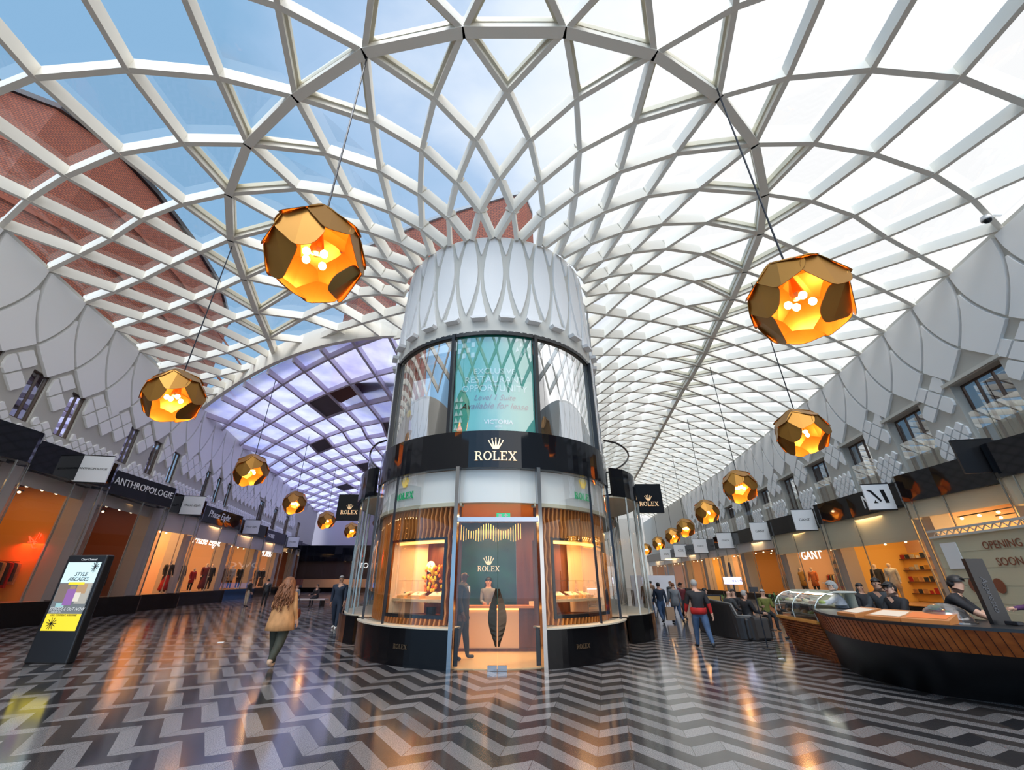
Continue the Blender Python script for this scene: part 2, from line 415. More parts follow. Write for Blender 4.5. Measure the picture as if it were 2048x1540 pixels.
for a in range(-34,8):
    for b in range(-10,28):
        p=ln(a,b)
        for q in (ln(a+1,b),ln(a,b+1)):
            r=cseg(p,q)
            if r: plat.beam((*r[0],lz(*r[0])),(*r[1],lz(*r[1])),.16,.38)
        c=cpoly([p,ln(a+1,b),ln(a+1,b+1),ln(a,b+1)])
        if c:
            dk=(a,b) in DK
            (dkp if dk else pgl).add([(x,y,lz(x,y)+(.34 if not dk else .12)) for x,y in c],[tuple(range(len(c)))])
c2=S(plat.build('ceiling',mat('lilac_lit_steel',(.62,.56,.66),.5)))  # steel toned lilac, carrying the purple light in its colour
pgl.build('glazing',LILACG,c2); dkp.build('dark_panel',mat('dark_panel',(.10,.085,.10),.5),c2)
S(pr.build('trim_1',STEEL))

# ---------------------------------------------------------------- relief walls
def panel(mb,rows,P,h=.05,cols=4,mi=0):
    """rows: list of (z,sl,sr); P(s,z,off)->Vector. raised panel"""
    n=cols+1; fr=[];bk=[]
    for z,a,b in rows:
        for k in range(n):
            s=lerp(a,b,k/cols); fr.append(P(s,z,h)); 
    m=len(rows); vs=list(fr)
    bk=[]
    for z,a,b in rows:
        bk.append((P(a,z,0),P(b,z,0)))
    fs=[]
    for i in range(m-1):
        for k in range(cols): fs.append((i*n+k,i*n+k+1,(i+1)*n+k+1,(i+1)*n+k))
    o=len(vs)
    for a,b in bk: vs+=[a,b]
    for i in range(m-1):
        fs.append((i*n,(i+1)*n,o+2*(i+1),o+2*i)); fs.append((i*n+cols,o+2*i+1,o+2*(i+1)+1,(i+1)*n+cols))
    for i in (0,m-1):
        fs.append((i*n,o+2*i,o+2*i+1,i*n+cols))
    mb.add(vs,fs,mi)
def relief(mb,P,s0,s1,per,bands,skip,g=.07):
    """bands list of (ztop,zbot,period,halfrow) plus ogive top"""
    # top ogives: apexes at k*per, lens between, z 12.7 -> 10 ; kites under apex 12.4 -> 9.1
    k=math.floor(s0/per)
    zt,za,zb=12.68,9.95,8.95
    while k*per<s1:
        a=k*per
        rows=[]
        for i in range(9):
            t=i/8; z=lerp(zt,za+.12,t); w=(per/2-g)*max(0,(1-t**2.1))
            rows.append((z,a+per/2-w-.001,a+per/2+w+.001))
        panel(mb,rows,P,.12)
        rows=[]
        for i in range(8):
            t=i/7; z=lerp(zt-.9,za,t); tt=(zt-z)/(zt-za); w=max(0,per/2*tt**2.1-g)
            rows.append((z,a-w,a+w))
        if not skip(a,9.45,per*.3,.3):
            for i in range(1,5):
                t=i/4; z=lerp(za,zb+.1,t); w=max(0.001,(per/2)*(1-t)+.0-g*.6*(1-t))
                rows.append((z,a-w,a+w))
        else:
            rows.append((9.5,a-per/2*.62,a+per/2*.62))
        panel(mb,rows,P,.12)
        k+=1
    for (z1,z0,p,hr) in bands:
        r=0; z=z1
        while z>z0:
            k=math.floor(s0/p)
            off=(r%2)*p/2
            while k*p<s1:
                c=k*p+off; gg=.045 if p>1.5 else .035
                if p<.8: gg=.03
                if z-hr>z0-.05:
                    L_,R2=-1e9,1e9; dead=False
                    for (wy,w0,w1,ww) in skip.wins:
                        if w0-.05<z+hr and z-hr<w1+.18:
                            e0,e1=wy-ww/2-.09,wy+ww/2+.09
                            if e0<c<e1: dead=True; break
                            if c<=e0: R2=min(R2,e0)
                            else: L_=max(L_,e1)
                    if dead: k+=1; continue
                    if L_>c-p/2+gg or R2<c+p/2-gg:
                        rows=[]
                        for q_ in range(7):
                            zz=lerp(z+hr-gg*1.6,z-hr+gg*1.6,q_/6); w_=(p/2-gg*1.5)*(1-abs(q_-3)/3)
                            rows.append((zz,min(c,max(c-w_,L_))-.002,max(c,min(c+w_,R2))+.002))
                        panel(mb,rows,P,.09,cols=2); k+=1; continue
                    # shave by ogives for the first rows
                    panel(mb,[(z+hr-gg*1.6,c-.002,c+.002),(z,c-p/2+gg*1.5,c+p/2-gg*1.5),(z-hr+gg*1.6,c-.002,c+.002)],P,.09,cols=2)
                k+=1
            r+=1; z-=hr
def wallP(xf,sgn):
    def P(s,z,off):
        y=s; x=xf(y); y2=y+.1; d=Vector((xf(y2)-x,.1)).normalized(); n=Vector((d.y,-d.x))*(-sgn)
        return Vector((x+n.x*off,y+n.y*off,z))
    return P
PL=wallP(wall_x_left,-1)   # normal points to +x
PR=wallP(wall_x_right,1)
# windows: left narrow, right wide
LW=[(y,7.2,9.15,.85) for y in (10.2,12.4,14.6,16.75,21.15,23.6,26.0,31.0,33.2,35.5,)]
LW2=[(y,7.0,9.3,1.7) for y in (45.0,50.5,56.5,63.5)]
RW=[(y,5.6,8.9,2.35) for y in (9.9,14.15,18.45,22.85,27.5,32.0,36.8,41.5,46.2,50.8)]
RW2=[(y,6.0,8.3,.5) for y in (55,56.6,58.2,62,63.6,65.2,69,70.6,72.2,76,77.6,79.2)]
def skipper(wins):
    def f(c,z,w,h):
        for (y,z0,z1,ww) in wins:
            if abs(c-y)<ww/2+w*.55+.04 and z0-h*.6<z<z1+h*.6+.1: return True
        return False
    f.wins=wins
    return f
def base_wall(P,wins,y0,y1,z0,z1,rd=.4):
    mb=MB(); ys=[y0]
    ev=sorted(wins)
    cur=y0
    def strip(a,b,za,zb):
        n=max(1,int((b-a)/3))
        for i in range(n):
            u,v=lerp(a,b,i/n),lerp(a,b,(i+1)/n)
            mb.add([P(u,za,0),P(v,za,0),P(v,zb,0),P(u,zb,0)],[(0,1,2,3)])
    for (y,wz0,wz1,w) in ev:
        a,b=y-w/2,y+w/2
        strip(cur,a,z0,z1); strip(a,b,z0,wz0); strip(a,b,wz1,z1); cur=b
        # reveals
        for s in (a,b): mb.add([P(s,wz0,0),P(s,wz1,0),P(s,wz1,-rd),P(s,wz0,-rd)],[(0,1,2,3)])
        for zz in (wz0,wz1): mb.add([P(a,zz,0),P(b,zz,0),P(b,zz,-rd),P(a,zz,-rd)],[(0,1,2,3)])
    strip(cur,y1,z0,z1); strip(y0,y1,z1,z1+2.2) if False else None
    return mb
for side,P,wins,bands,y1 in (('left',PL,LW+LW2,[(9.3,7.6,1.05,.46),(7.35,6.3,.525,.23)],76),('right',PR,RW+RW2,[(9.2,7.5,1.05,.46),(7.3,5.9,.525,.26)],95)):
    w=S(base_wall(P,wins,-14,y1,5.0,12.9,.16 if side=='left' else .42).build('wall_'+side,mat('shaded_groove_plaster',(.50,.485,.44),.6)))  # beige groove base, darkened so relief shade is painted into it
    rb=MB(); y0r=7.0
    relief(rb,P,y0r,60 if side=='left' else 62,2.1 if side=='left' else 2.15,bands,skipper(wins))
    rb.build('relief_panel',WHITE,w)
# windows
wn=1
CURT=mat('pale_curtain',(.55,.56,.42),.8)
for P,wins,kind in ((PL,LW,0),(PL,LW2,2),(PR,RW,1),(PR,RW2,3)):
    for (y,z0,z1,w) in wins:
        a,b=y-w/2,y+w/2; mb=MB()
        fr=.05 if kind in(0,3) else .07
        rd=.12 if P is PL else .4
        def bar(s,t,za,zb,d0=-(.12 if P is PL else .4)-.03,d1=-(.12 if P is PL else .4)+.05):
            vs=[P(s,za,d0),P(t,za,d0),P(t,zb,d0),P(s,zb,d0),P(s,za,d1),P(t,za,d1),P(t,zb,d1),P(s,zb,d1)]
            mb.add(vs,[(0,1,2,3),(4,5,6,7),(0,1,5,4),(2,3,7,6),(0,3,7,4),(1,2,6,5)])
        bar(a,a+fr,z0,z1);bar(b-fr,b,z0,z1);bar(a,b,z0,z0+fr);bar(a,b,z1-fr,z1)
        if kind in (1,2):
            bar(lerp(a,b,.38)-.03,lerp(a,b,.38)+.03,z0,z1); bar(lerp(a,b,.7)-.03,lerp(a,b,.7)+.03,z0,z1)
        else: bar(y-.02,y+.02,z0,z1)
        o=S(mb.build('window_%d'%wn,mat('window_bronze',(.10,.065,.05),.4,.3))); wn+=1
        g=MB(); g.add([P(a,z0,-rd),P(b,z0,-rd),P(b,z1,-rd),P(a,z1,-rd)],[(0,1,2,3)]); g.build('pane',DARKG,o)
        bk=MB(); bk.add([P(a-.5,z0-.3,-1.6),P(b+.5,z0-.3,-1.6),P(b+.5,z1+.3,-1.6),P(a-.5,z1+.3,-1.6)],[(0,1,2,3)])
        bk.build('dark_room',mat('room_dark',(.06,.035,.05) if 0 else (.05,.03,.03),.8),o)
        if kind==1:
            c=MB(); n=28; top=z0+(z1-z0)*(.72 if int(y)%2 else .6)
            vs=[]
            for k in range(n+1):
                s=lerp(a+.05,b-.05,k/n); d=-.62+.05*math.sin(k*1.3)+.02*math.sin(k*3.1)
                vs+=[P(s,z0,d),P(s,top,d)]
            c.add(vs,[(2*k,2*k+2,2*k+3,2*k+1) for k in range(n)]); c.build('curtain',CURT,o,smooth=False)
            gb=MB()
            gb.add([P(a-.02,z0,-.08),P(b+.02,z0,-.08),P(b+.02,z0+2.1,-.08),P(a-.02,z0+2.1,-.08)],[(0,1,2,3)]); gb.build('balustrade_glass',SHOPG,o)
            h=MB(); 
            vs=[P(a-.22,z1+.02,.0),P(b+.22,z1+.02,.0),P(b+.22,z1+.16,.0),P(a-.22,z1+.16,.0),P(a-.22,z1+.02,.12),P(b+.22,z1+.02,.12),P(b+.22,z1+.16,.12),P(a-.22,z1+.16,.12)]
            h.add(vs,[(4,5,6,7),(0,1,5,4),(2,3,7,6),(0,3,7,4),(1,2,6,5)]); h.build('window_hood',CREAM,o)
# far end walls and the ground behind the camera is open
e=MB(); e.add([(24.0,96,0),(36,92,0),(36,92,14),(24.0,96,14)],[(0,1,2,3)]); e.add([(10,96,4.2),(24,96,4.2),(24,96,14),(10,96,14)],[(0,1,2,3)]); S(e.build('wall_far_right',mat('far_plaster',(.72,.66,.6),.7)))
e=MB(); e.add([(-38,78,0),(-10,80,0),(-10,80,13.5),(-38,78,13.5)],[(0,1,2,3)]); S(e.build('wall_far_left',mat('far_lilac_plaster',(.5,.46,.52),.7)))

# ---------------------------------------------------------------- the round corner building
def cyl(th,z,r): a=R_(th); return Vector((A.x+r*math.sin(a),A.y-r*math.cos(a),z))
def drum_r(z): return 3.5 if z<8.6 else lerp(3.5,3.36,min(1,(z-8.6)/3.3))
WT=64.0
dr=MB()
# shell (groove colour) with the tall curved window opening between -WT and +WT, 5.05..8.12
def shell(t0,t1,z0,z1,n,m=1):
    for i in range(n):
        for k in range(m):
            a,b=lerp(t0,t1,i/n),lerp(t0,t1,(i+1)/n); c,d=lerp(z0,z1,k/m),lerp(z0,z1,(k+1)/m)
            dr.add([cyl(a,c,drum_r(c)),cyl(b,c,drum_r(c)),cyl(b,d,drum_r(d)),cyl(a,d,drum_r(d))],[(0,1,2,3)])
shell(-110,110,8.12,11.9,66,4); shell(-110,-WT,4.9,8.12,14); shell(WT,110,4.9,8.12,14)
# rim lip
for i in range(66):
    a,b=lerp(-110,110,i/66),lerp(-110,110,(i+1)/66)
    dr.add([cyl(a,11.9,3.36),cyl(b,11.9,3.36),cyl(b,11.9,2.9),cyl(a,11.9,2.9)],[(0,1,2,3)])
    if -WT<=a<WT: dr.add([cyl(a,8.12,3.5),cyl(b,8.12,3.5),cyl(b,8.12,3.1),cyl(a,8.12,3.1)],[(0,1,2,3)])
for a in (-WT,WT): dr.add([cyl(a,5,3.5),cyl(a,8.12,3.5),cyl(a,8.12,3.1),cyl(a,5,3.1)],[(0,1,2,3)])
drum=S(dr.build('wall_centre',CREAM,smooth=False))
pb=MB()
def PD(s,z,off): return cyl(s,z,drum_r(z)+off)
per=13.1
for k in range(-8,9):
    c=k*per   # lens centred between crossing necks
    neck=3.9; sp=per/2
    rows=[]
    for i in range(15):
        z=lerp(11.82,8.72,i/14)
        if z>10.35: t=(z-10.35)/1.5; w=sp-1.6-(sp-3.1)*t**1.5*.95
        else: t=(10.35-z)/1.63; w=(sp-1.6)*(1-t**2.0)+.02
        rows.append((z,c-max(w,.05),c+max(w,.05)))
    panel(pb,rows,PD,.06)
    c2_=c+per/2
    rows=[(z,c2_-w,c2_+w) for z,w in ((11.84,3.2),(11.5,1.9),(11.2,.75),(11.08,.05))]
    panel(pb,rows,PD,.06,cols=2)
    rows=[]
    for i in range(9):
        t=i/8; z=lerp(10.0,8.55,t); w=.05+3.7*t**1.5
        rows.append((z,c2_-w,c2_+w))
    panel(pb,rows,PD,.07)
    # ledge under each spear
    panel(pb,[(8.55,c2_-3.9,c2_+3.9),(8.47,c2_-3.0,c2_+3.0)],PD,.2,cols=3)
# flanks beside the window: small diamonds
for sg in (-1,1):
    for r in range(14):
        for q in range(6):
            c=sg*(WT+4+q*5.2+(r%2)*2.6); z=8.2-r*.24
            if z<5.2: continue
            panel(pb,[(z+.2,c-.02,c+.02),(z,c-2.0,c+2.0),(z-.2,c-.02,c+.02)],PD,.04,cols=1)
pb.build('relief_panel',WHITE,drum)
# arched window
wm=MB()
def ringbar(z0,z1,r,t0=-WT,t1=WT,n=40,mb=None,th=.05):
    mb=mb or wm
    for i in range(n):
        a,b=lerp(t0,t1,i/n),lerp(t0,t1,(i+1)/n)
        vs=[cyl(a,z0,r),cyl(b,z0,r),cyl(b,z1,r),cyl(a,z1,r),cyl(a,z0,r-th),cyl(b,z0,r-th),cyl(b,z1,r-th),cyl(a,z1,r-th)]
        mb.add(vs,[(0,1,2,3),(5,4,7,6),(3,2,6,7),(1,0,4,5)])
ringbar(8.02,8.14,3.5); ringbar(5.03,5.12,3.46)
for t in (-WT+.6,-18.8,20.6,WT-.6): wm.beam(cyl(t,5.05,3.44),cyl(t,8.1,3.44),.09,.12,up=Vector((math.sin(R_(t)),-math.cos(R_(t)),0)))
win=S(wm.build('window_%d'%wn,BLACKM)); wn+=1
g=MB()
for i in range(48):
    a,b=lerp(-WT,WT,i/48),lerp(-WT,WT,(i+1)/48); g.add([cyl(a,5.1,3.42),cyl(b,5.1,3.42),cyl(b,8.1,3.42),cyl(a,8.1,3.42)],[(0,1,2,3)])
g.build('pane',glass_mat('reflective_glass',(.92,.94,.95),.45,.20),win,smooth=True)
g=MB(); ringbar(5.0,8.2,2.3,-80,80,30,g,.02); g.prism([(A.x+2.3*math.sin(R_(t)),A.y-2.3*math.cos(R_(t))) for t in range(-180,180,15)],8.2,8.25); g.build('dark_room',mat('room_dark2',(.05,.045,.04),.8),win)
# teal poster behind the window
po=MB(); TEAL=mat('teal_poster',(.035,.45,.34),.5,emit=None)
for i in range(14):
    a,b=lerp(-18.2,20,i/14),lerp(-18.2,20,(i+1)/14); po.add([cyl(a,5.12,3.36),cyl(b,5.12,3.36),cyl(b,8.08,3.36),cyl(a,8.08,3.36)],[(0,1,2,3)])
poster=tag(po.build('window_poster',TEAL),'tall teal letting poster inside the big curved upper window','poster')
WL=mat('white_letters',(.9,.9,.88),.5)
def cyltext(txt,size,th,z,r,m,parent=None,name='lettering',ext=.012,shear=0,space=1,me=None):
    me=me or text_mesh(txt,size,ext,shear,'CENTER',space)
    for v in me.vertices:
        x,y,d=v.co; p=cyl(th+math.degrees(x/r),z+y,r+d); v.co=p
    me.materials.clear(); me.materials.append(m); me.name=name
    o=bpy.data.objects.new(name,me); COL.objects.link(o)
    if parent: o.parent=parent
    return o
PALE=mat('pale_teal_print',(.55,.80,.74),.5)
cyltext('EXCLUSIVE',.24,1,6.88,3.375,PALE,poster,ext=.002); cyltext('RESTAURANT',.27,1,6.62,3.375,PALE,poster,ext=.002); cyltext('OPPORTUNITY',.27,1,6.36,3.375,PALE,poster,ext=.002)
cyltext('Level 1 Suite',.22,1,6.08,3.375,BLACKM,poster,ext=.002,shear=.35); cyltext('Available for lease',.25,1,5.84,3.375,BLACKM,poster,ext=.002,shear=.35)
cyltext('VICTORIA',.17,3,5.38,3.375,WL,poster,ext=.002); cyltext('LEEDS',.07,3,5.25,3.375,WL,poster,ext=.002)
for r in range(5):
    pt=MB()
    for q in range(2):
        t=-16.6+q*2.2; z=5.2+r*.2
        pt.add([cyl(t-1,z,3.372),cyl(t+1,z,3.372),cyl(t,z+.16,3.372)],[(0,1,2)])
    pt.build('printed_triangles',PALE,poster)
pt=MB()
for r in range(4):
    for q in range(4):
        t=-16.6+q*2.3; z=7.35+r*.17
        if (r+q)%2: pt.add([cyl(t-.9,z,3.372),cyl(t+.9,z,3.372),cyl(t+.9,z+.16,3.372),cyl(t-.9,z+.16,3.372)],[(0,1,2,3)])
        t=12+q*2
        if (r+q)%2: pt.add([cyl(t-.9,z,3.372),cyl(t+.9,z+.08,3.372),cyl(t,z+.2,3.372)],[(0,1,2)])
pt.build('print_pattern',PALE,poster)
yd=MB(); yd.ell((0,0,0),(.12,.02,.12)); o=tag(yd.build('window_sticker',mat('yellow_disc',(.9,.68,.05),.4),loc=cyl(-46,6.0,3.4)),'round yellow disc in the left side of the big curved upper window','sticker'); o.rotation_euler=(0,0,R_(-46))

# ---- shopfront of the corner shop
TF=72
shop=thing('corner_shopfront','curved two tier watch shopfront with black band and glass skin round the white tower','shopfront',(A.x,A.y,0))
shopI=Matrix.Translation((-A.x,-A.y,0))
def sp(o): o.parent=shop; o.matrix_parent_inverse=shopI; return o
m=MB(); ringbar(4.12,5.06,3.62,-TF,TF,48,m,.35); fas=sp(m.build('fascia',BLACK,smooth=False))
for t0,t1 in ((-TF,-11.6),(17.6,TF)):
    m=MB(); ringbar(0,.70,3.70,t0,t1,24,m,.4); sp(m.build('plinth',BLACKP))
    m=MB(); ringbar(.70,.73,3.72,t0,t1,24,m,.55); sp(m.build('sill',mat('stone_sill',(.62,.56,.44),.4)))
    m=MB(); ringbar(3.24,3.33,3.46,t0,t1,24,m,.2); sp(m.build('bulkhead_lip',mat('beige_lip',(.6,.56,.42),.4)))
m=MB()
ringbar(3.32,4.11,3.42,-TF,TF,48,m,.04); sp(m.build('white_bulkhead',mat('milk_white',(.78,.79,.77),.4)))

m=MB()
for t0,t1 in ((-TF,-12.3),(18.0,TF)):
    for i in range(24):
        a,b=lerp(t0,t1,i/24),lerp(t0,t1,(i+1)/24); m.add([cyl(a,.72,3.58),cyl(b,.72,3.58),cyl(b,4.14,3.58),cyl(a,4.14,3.58)],[(0,1,2,3)])
for i in range(8):
    a,b=lerp(-12.3,18,i/8),lerp(-12.3,18,(i+1)/8); m.add([cyl(a,2.95,3.58),cyl(b,2.95,3.58),cyl(b,4.14,3.58),cyl(a,4.14,3.58)],[(0,1,2,3)])
sp(m.build('curved_glass',SHOPG,smooth=True))
for t in (-12.4,18.1):
    m=MB(); m.beam(cyl(t,0,3.60),cyl(t,4.13,3.60),.09,.14,up=Vector((math.sin(R_(t)),-math.cos(R_(t)),0))); sp(m.build('chrome_post',CHROME))
for t in (-44,46,-68,69):
    m=MB(); m.beam(cyl(t,.72,3.56),cyl(t,4.12,3.56),.012,.06,up=Vector((math.sin(R_(t)),-math.cos(R_(t)),0))); sp(m.build('glass_joint',DARK))
# serif letters and crown
def glyphs():
    G={}
    def serif(x,y,w=.18): return [(x-w,y,x+w,y+.07)]
    G['L']=[('r',.12,0,.28,1),('r',0,0,.4,.07),('r',0,.93,.4,1),('r',.2,0,.72,.09),('r',.64,0,.72,.3)]
    G['E']=[('r',.12,0,.28,1),('r',0,0,.3,.07),('r',0,.93,.3,1),('r',.2,0,.74,.09),('r',.66,0,.74,.28),('r',.2,.91,.72,1),('r',.64,.74,.72,1),('r',.2,.47,.55,.55),('r',.5,.38,.56,.64)]
    G['R']=[('r',.12,0,.28,1),('r',0,0,.4,.07),('r',0,.93,.3,1),('arc',.42,.74,.27,.26,.17,-90,90),('r',.2,.91,.44,1),('r',.2,.48,.44,.57),('q',(.38,.5),(.56,.5),(.86,.05),(.66,.05)),('r',.62,0,.92,.07)]
    G['O']=[('arc',.45,.5,.45,.51,.28,-180,180)]
    G['X']=[('q',(.1,.95),(.28,.95),(.86,.05),(.66,.05)),('q',(.72,.95),(.82,.95),(.2,.05),(.1,.05)),('r',0,0,.32,.07),('r',.55,0,.95,.07),('r',0,.93,.38,1),('r',.6,.93,.92,1)]
    return G
GL=glyphs(); GW={'R':.95,'O':.98,'L':.82,'E':.86,'X':.95}
def rolex_mesh(h,crown=True,word='ROLEX',ch=None):
    mb=MB(); x=0; d=.012
    def quad(ps): 
        vs=[(a*h,b*h,0) for a,b in ps]+[(a*h,b*h,d) for a,b in ps]; n=len(ps)
        mb.add(vs,[tuple(range(n-1,-1,-1)),tuple(range(n,2*n))]+[(i,(i+1)%n,n+(i+1)%n,n+i) for i in range(n)])
    tot=sum(GW[c] for c in word); x=-tot/2
    for c in word:
        for g in GL[c]:
            if g[0]=='r': _,a,b,c2,d2=g; quad([(x+a,b-.5),(x+c2,b-.5),(x+c2,d2-.5),(x+a,d2-.5)])
            elif g[0]=='q': quad([(x+p[0],p[1]-.5) for p in g[1:]])
            else:
                _,cx,cy,rx,ry,ri,a0,a1=g; n=14
                for i in range(n):
                    t0,t1=R_(lerp(a0,a1,i/n)),R_(lerp(a0,a1,(i+1)/n)); rix=ri; riy=ry-.09
                    quad([(x+cx+rx*math.cos(t0),cy-.5+ry*math.sin(t0)),(x+cx+rx*math.cos(t1),cy-.5+ry*math.sin(t1)),(x+cx+rix*math.cos(t1),cy-.5+riy*math.sin(t1)),(x+cx+rix*math.cos(t0),cy-.5+riy*math.sin(t0))])
        x+=GW[c]
    if crown:
        k=ch or 1.6; base=.72
        for i,(tx,ty) in enumerate(((-.62,.85),(-.33,1.02),(0,1.1),(.33,1.02),(.62,.85))):
            bx=tx*.45
            quad([(k*(bx-.09),base+k*.2),(k*(bx+.09),base+k*.2),(k*(tx+.03),base+k*ty*.85),(k*(tx-.03),base+k*ty*.85)])
            n=8; quad([(k*(tx+.065*math.cos(2*math.pi*j/n)),base+k*(ty*.9+.065*math.sin(2*math.pi*j/n))) for j in range(n)])
        quad([(k*-.36,base+k*.22),(k*-.3,base+k*.1),(k*.3,base+k*.1),(k*.36,base+k*.22)])
        n=12; quad([(k*.3*math.cos(2*math.pi*j/n),base+k*(.06+.07*math.sin(2*math.pi*j/n))) for j in range(n)])
    me=bpy.data.meshes.new('lettering'); me.from_pydata(mb.v,[],mb.f); return me
sp(cyltext('',1,1.8,4.40,3.63,GOLD,me=rolex_mesh(.23,ch=1.25)))
GRN=mat('green_letters',(.0,.42,.16),.4,emit=(.0,.5,.18),es=.25); YEL=mat('yellow_crown',(.95,.68,.03),.35,emit=(.95,.66,.03),es=.3)
def crown_mesh(k):
    return rolex_mesh(k,crown=True,word='',ch=1.25)
for t in (-42,45):
    sp(cyltext('',1,t,3.62,3.44,GRN,me=rolex_mesh(.17,crown=False))); sp(cyltext('',1,t,3.70,3.44,YEL,name='crown_emblem',me=crown_mesh(.2)))
for t in (-31,33): sp(cyltext('',1,t,.36,3.705,mat('dull_bronze',(.22,.15,.09),.4,.8),me=rolex_mesh(.085,crown=False)))
# slatted timber screen with two framed display openings
m=MB()
def in_disp(t): return -50.5<t<-17.5 or 25.0<t<63
t=-TF
while t<TF:
    if not(-13.5<t<19.5):
        spans=[(2.55,3.24)] if in_disp(t) else [(.75,3.24)]
        if in_disp(t): spans.append((.73,.86))
        for z0,z1 in spans:
            n=max(1,round((z1-z0)/.22))
            for i in range(n):
                za,zb=lerp(z0,z1,i/n),lerp(z0,z1,(i+1)/n); sh=.55*((i+1)%2) ; sh2=.55*(i%2)
                w=.35
                def q(tt,z,r): return cyl(tt,z,r)
                vs=[q(t+sh2-w,za,3.36),q(t+sh2+w,za,3.36),q(t+sh+w,zb,3.36),q(t+sh-w,zb,3.36),q(t+sh2-w,za,3.22),q(t+sh2+w,za,3.22),q(t+sh+w,zb,3.22),q(t+sh-w,zb,3.22)]
                m.add(vs,[(0,1,2,3),(5,4,7,6),(0,3,7,4),(1,5,6,2)])
    t+=2.1
sp(m.build('slat_screen',mat('slat_wood',(.62,.22,.05),.3)))
for t0,t1,za in ((-TF,-50.5,.74),(-17.5,-13,.74),(19,25.0,.74),(63,TF,.74),(-50.5,-17.5,2.56),(25,63,2.56)):
    m=MB(); ringbar(za,3.3,3.2,t0,t1,10,m,.02); sp(m.build('screen_backing',WOODD))
for t0,t1 in ((-50,-18),(25.5,62.5)):
    m=MB(); ringbar(2.5,2.56,3.36,t0,t1,14,m,.25); ringbar(.86,.93,3.36,t0,t1,14,m,.25)
    for t in (t0,t1): m.beam(cyl(t,.86,3.34),cyl(t,2.56,3.34),.06,.06,up=Vector((math.sin(R_(t)),-math.cos(R_(t)),0)))
    sp(m.build('display_frame',DARK))
    m=MB(); ringbar(2.44,2.50,3.2,t0+2,t1-2,10,m,.05); sp(m.build('light_strip',mat('warm_strip',(1,.6,.2),.4,emit=(1,.52,.13),es=3.0)))
    # back of the window box
    m=MB(); ringbar(.9,2.56,2.45,t0,t1,10,m,.02); o=sp(m.build('display_back',WOODD))
    tt=t0+1 if t0<0 else t1-1
    m=MB(); m.add([cyl(tt,.9,3.3),cyl(tt,2.5,3.3),cyl(tt-(7 if t0>0 else -7),2.5,2.5),cyl(tt-(7 if t0>0 else -7),.9,2.5)],[(0,1,2,3)]); sp(m.build('side_panel',mat('peach_panel',(.85,.55,.32),.5)))
    m=MB(); ringbar(1.18,1.24,3.25,t0+1,t1-1,12,m,.6); m2=tag(m.build('display_shelf',WOODL),'curved pale wood display shelf in the %s window of the round watch shop'%('left' if t0<0 else 'right'),'shelf')
# interior
m=MB(); m.prism([(A.x+3.3*math.sin(R_(t)),A.y-3.3*math.cos(R_(t))) for t in range(-100,101,10)]+[(A.x+3.2,A.y+3),(A.x-3.2,A.y+3)],3.3,3.34); S(m.build('ceiling',mat('shop_ceiling',(.75,.36,.10),.5)))
m=MB(); m.prism([(A.x+3.5*math.sin(R_(t)),A.y-3.5*math.cos(R_(t))) for t in range(-100,101,10)]+[(A.x+3.2,A.y+3),(A.x-3.2,A.y+3)],.0,.015)
FL2=mat('shop_floor',(.78,.56,.30),.25); S(m.build('floor',FL2))
m=MB(); m.box((A.x-.35,A.y+.35,1.65),(2.1,.1,3.3)); S(m.build('wall_shop_back',mat('green_marble',(.008,.035,.028),.15,noise=((.015,.09,.07),(1.2,1.2,2)))))
me=rolex_mesh(.15); me.transform(frame((A.x-.15,A.y+.29,1.95),(1,0,0))); me.materials.append(GOLD); o=bpy.data.objects.new('wall_lettering',me); COL.objects.link(o); tag(o,'gold crown and shop name lettering on the dark green wall inside the round shop','sign')
m=MB(); m.box((A.x+1.75,A.y+.2,1.65),(2.1,.1,3.3)); m.box((A.x-2.4,A.y+.2,1.65),(2.0,.1,3.3)); S(m.build('wall_shop_wood',WOODD))
m=MB()
for i in range(30): 
    x=A.x-1.2+i*.068; m.beam((x,A.y-1.6,2.95+.1*math.sin(i*.5)),(x,A.y-1.6,2.62+.04*math.sin(i*.9)),.012,.012,up=Vector((1,0,0)))
tag(m.build('hanging_chandelier',mat('amber_rods',(.9,.5,.15),.3,emit=(1,.55,.15),es=1.2)),'amber rod chandelier hanging above the counter of the round shop','chandelier')
m=MB(); m.box((0,0,3.05),(.34,.04,.15)); ex=tag(m.build('exit_sign',mat('exit_green',(.0,.35,.14),.4,emit=(0,.55,.22),es=.8),loc=(A.x+.3,A.y-3.0,0)),'green emergency exit sign over the glass doors of the round shop','sign')
m=MB(); m.box((-.08,-.022,3.05),(.07,.01,.1)); m.box((.06,-.022,3.03),(.03,.01,.07)); m.add([(.0,-.023,3.06),(.12,-.023,3.06),(.06,-.023,3.12)],[(0,1,2)]); m.build('pictogram',WL,ex)
# counter
ct=thing('shop_counter','pale fronted service counter with warm lit edge inside the round shop','counter',(A.x+.35,A.y-1.0,0))
m=MB(); m.box((-.5,0,.5),(1.7,.5,.95)); m.build('front_panel',mat('peach_panel',(.85,.55,.32),.5),ct)
m=MB(); m.box((.95,0,.5),(1.2,.5,.95)); m.build('dark_panel',WOODD,ct)
m=MB(); m.box((.1,-.02,1.0),(2.95,.6,.05)); m.build('top',mat('orange_top',(.7,.28,.08),.3),ct)
m=MB(); m.box((-.5,-.27,.95),(1.7,.03,.03)); m.build('light_strip',mat('warm_strip'),ct)
m=MB(); m.box((.1,-.05,.04),(2.9,.45,.08)); m.build('plinth',WOODD,ct)
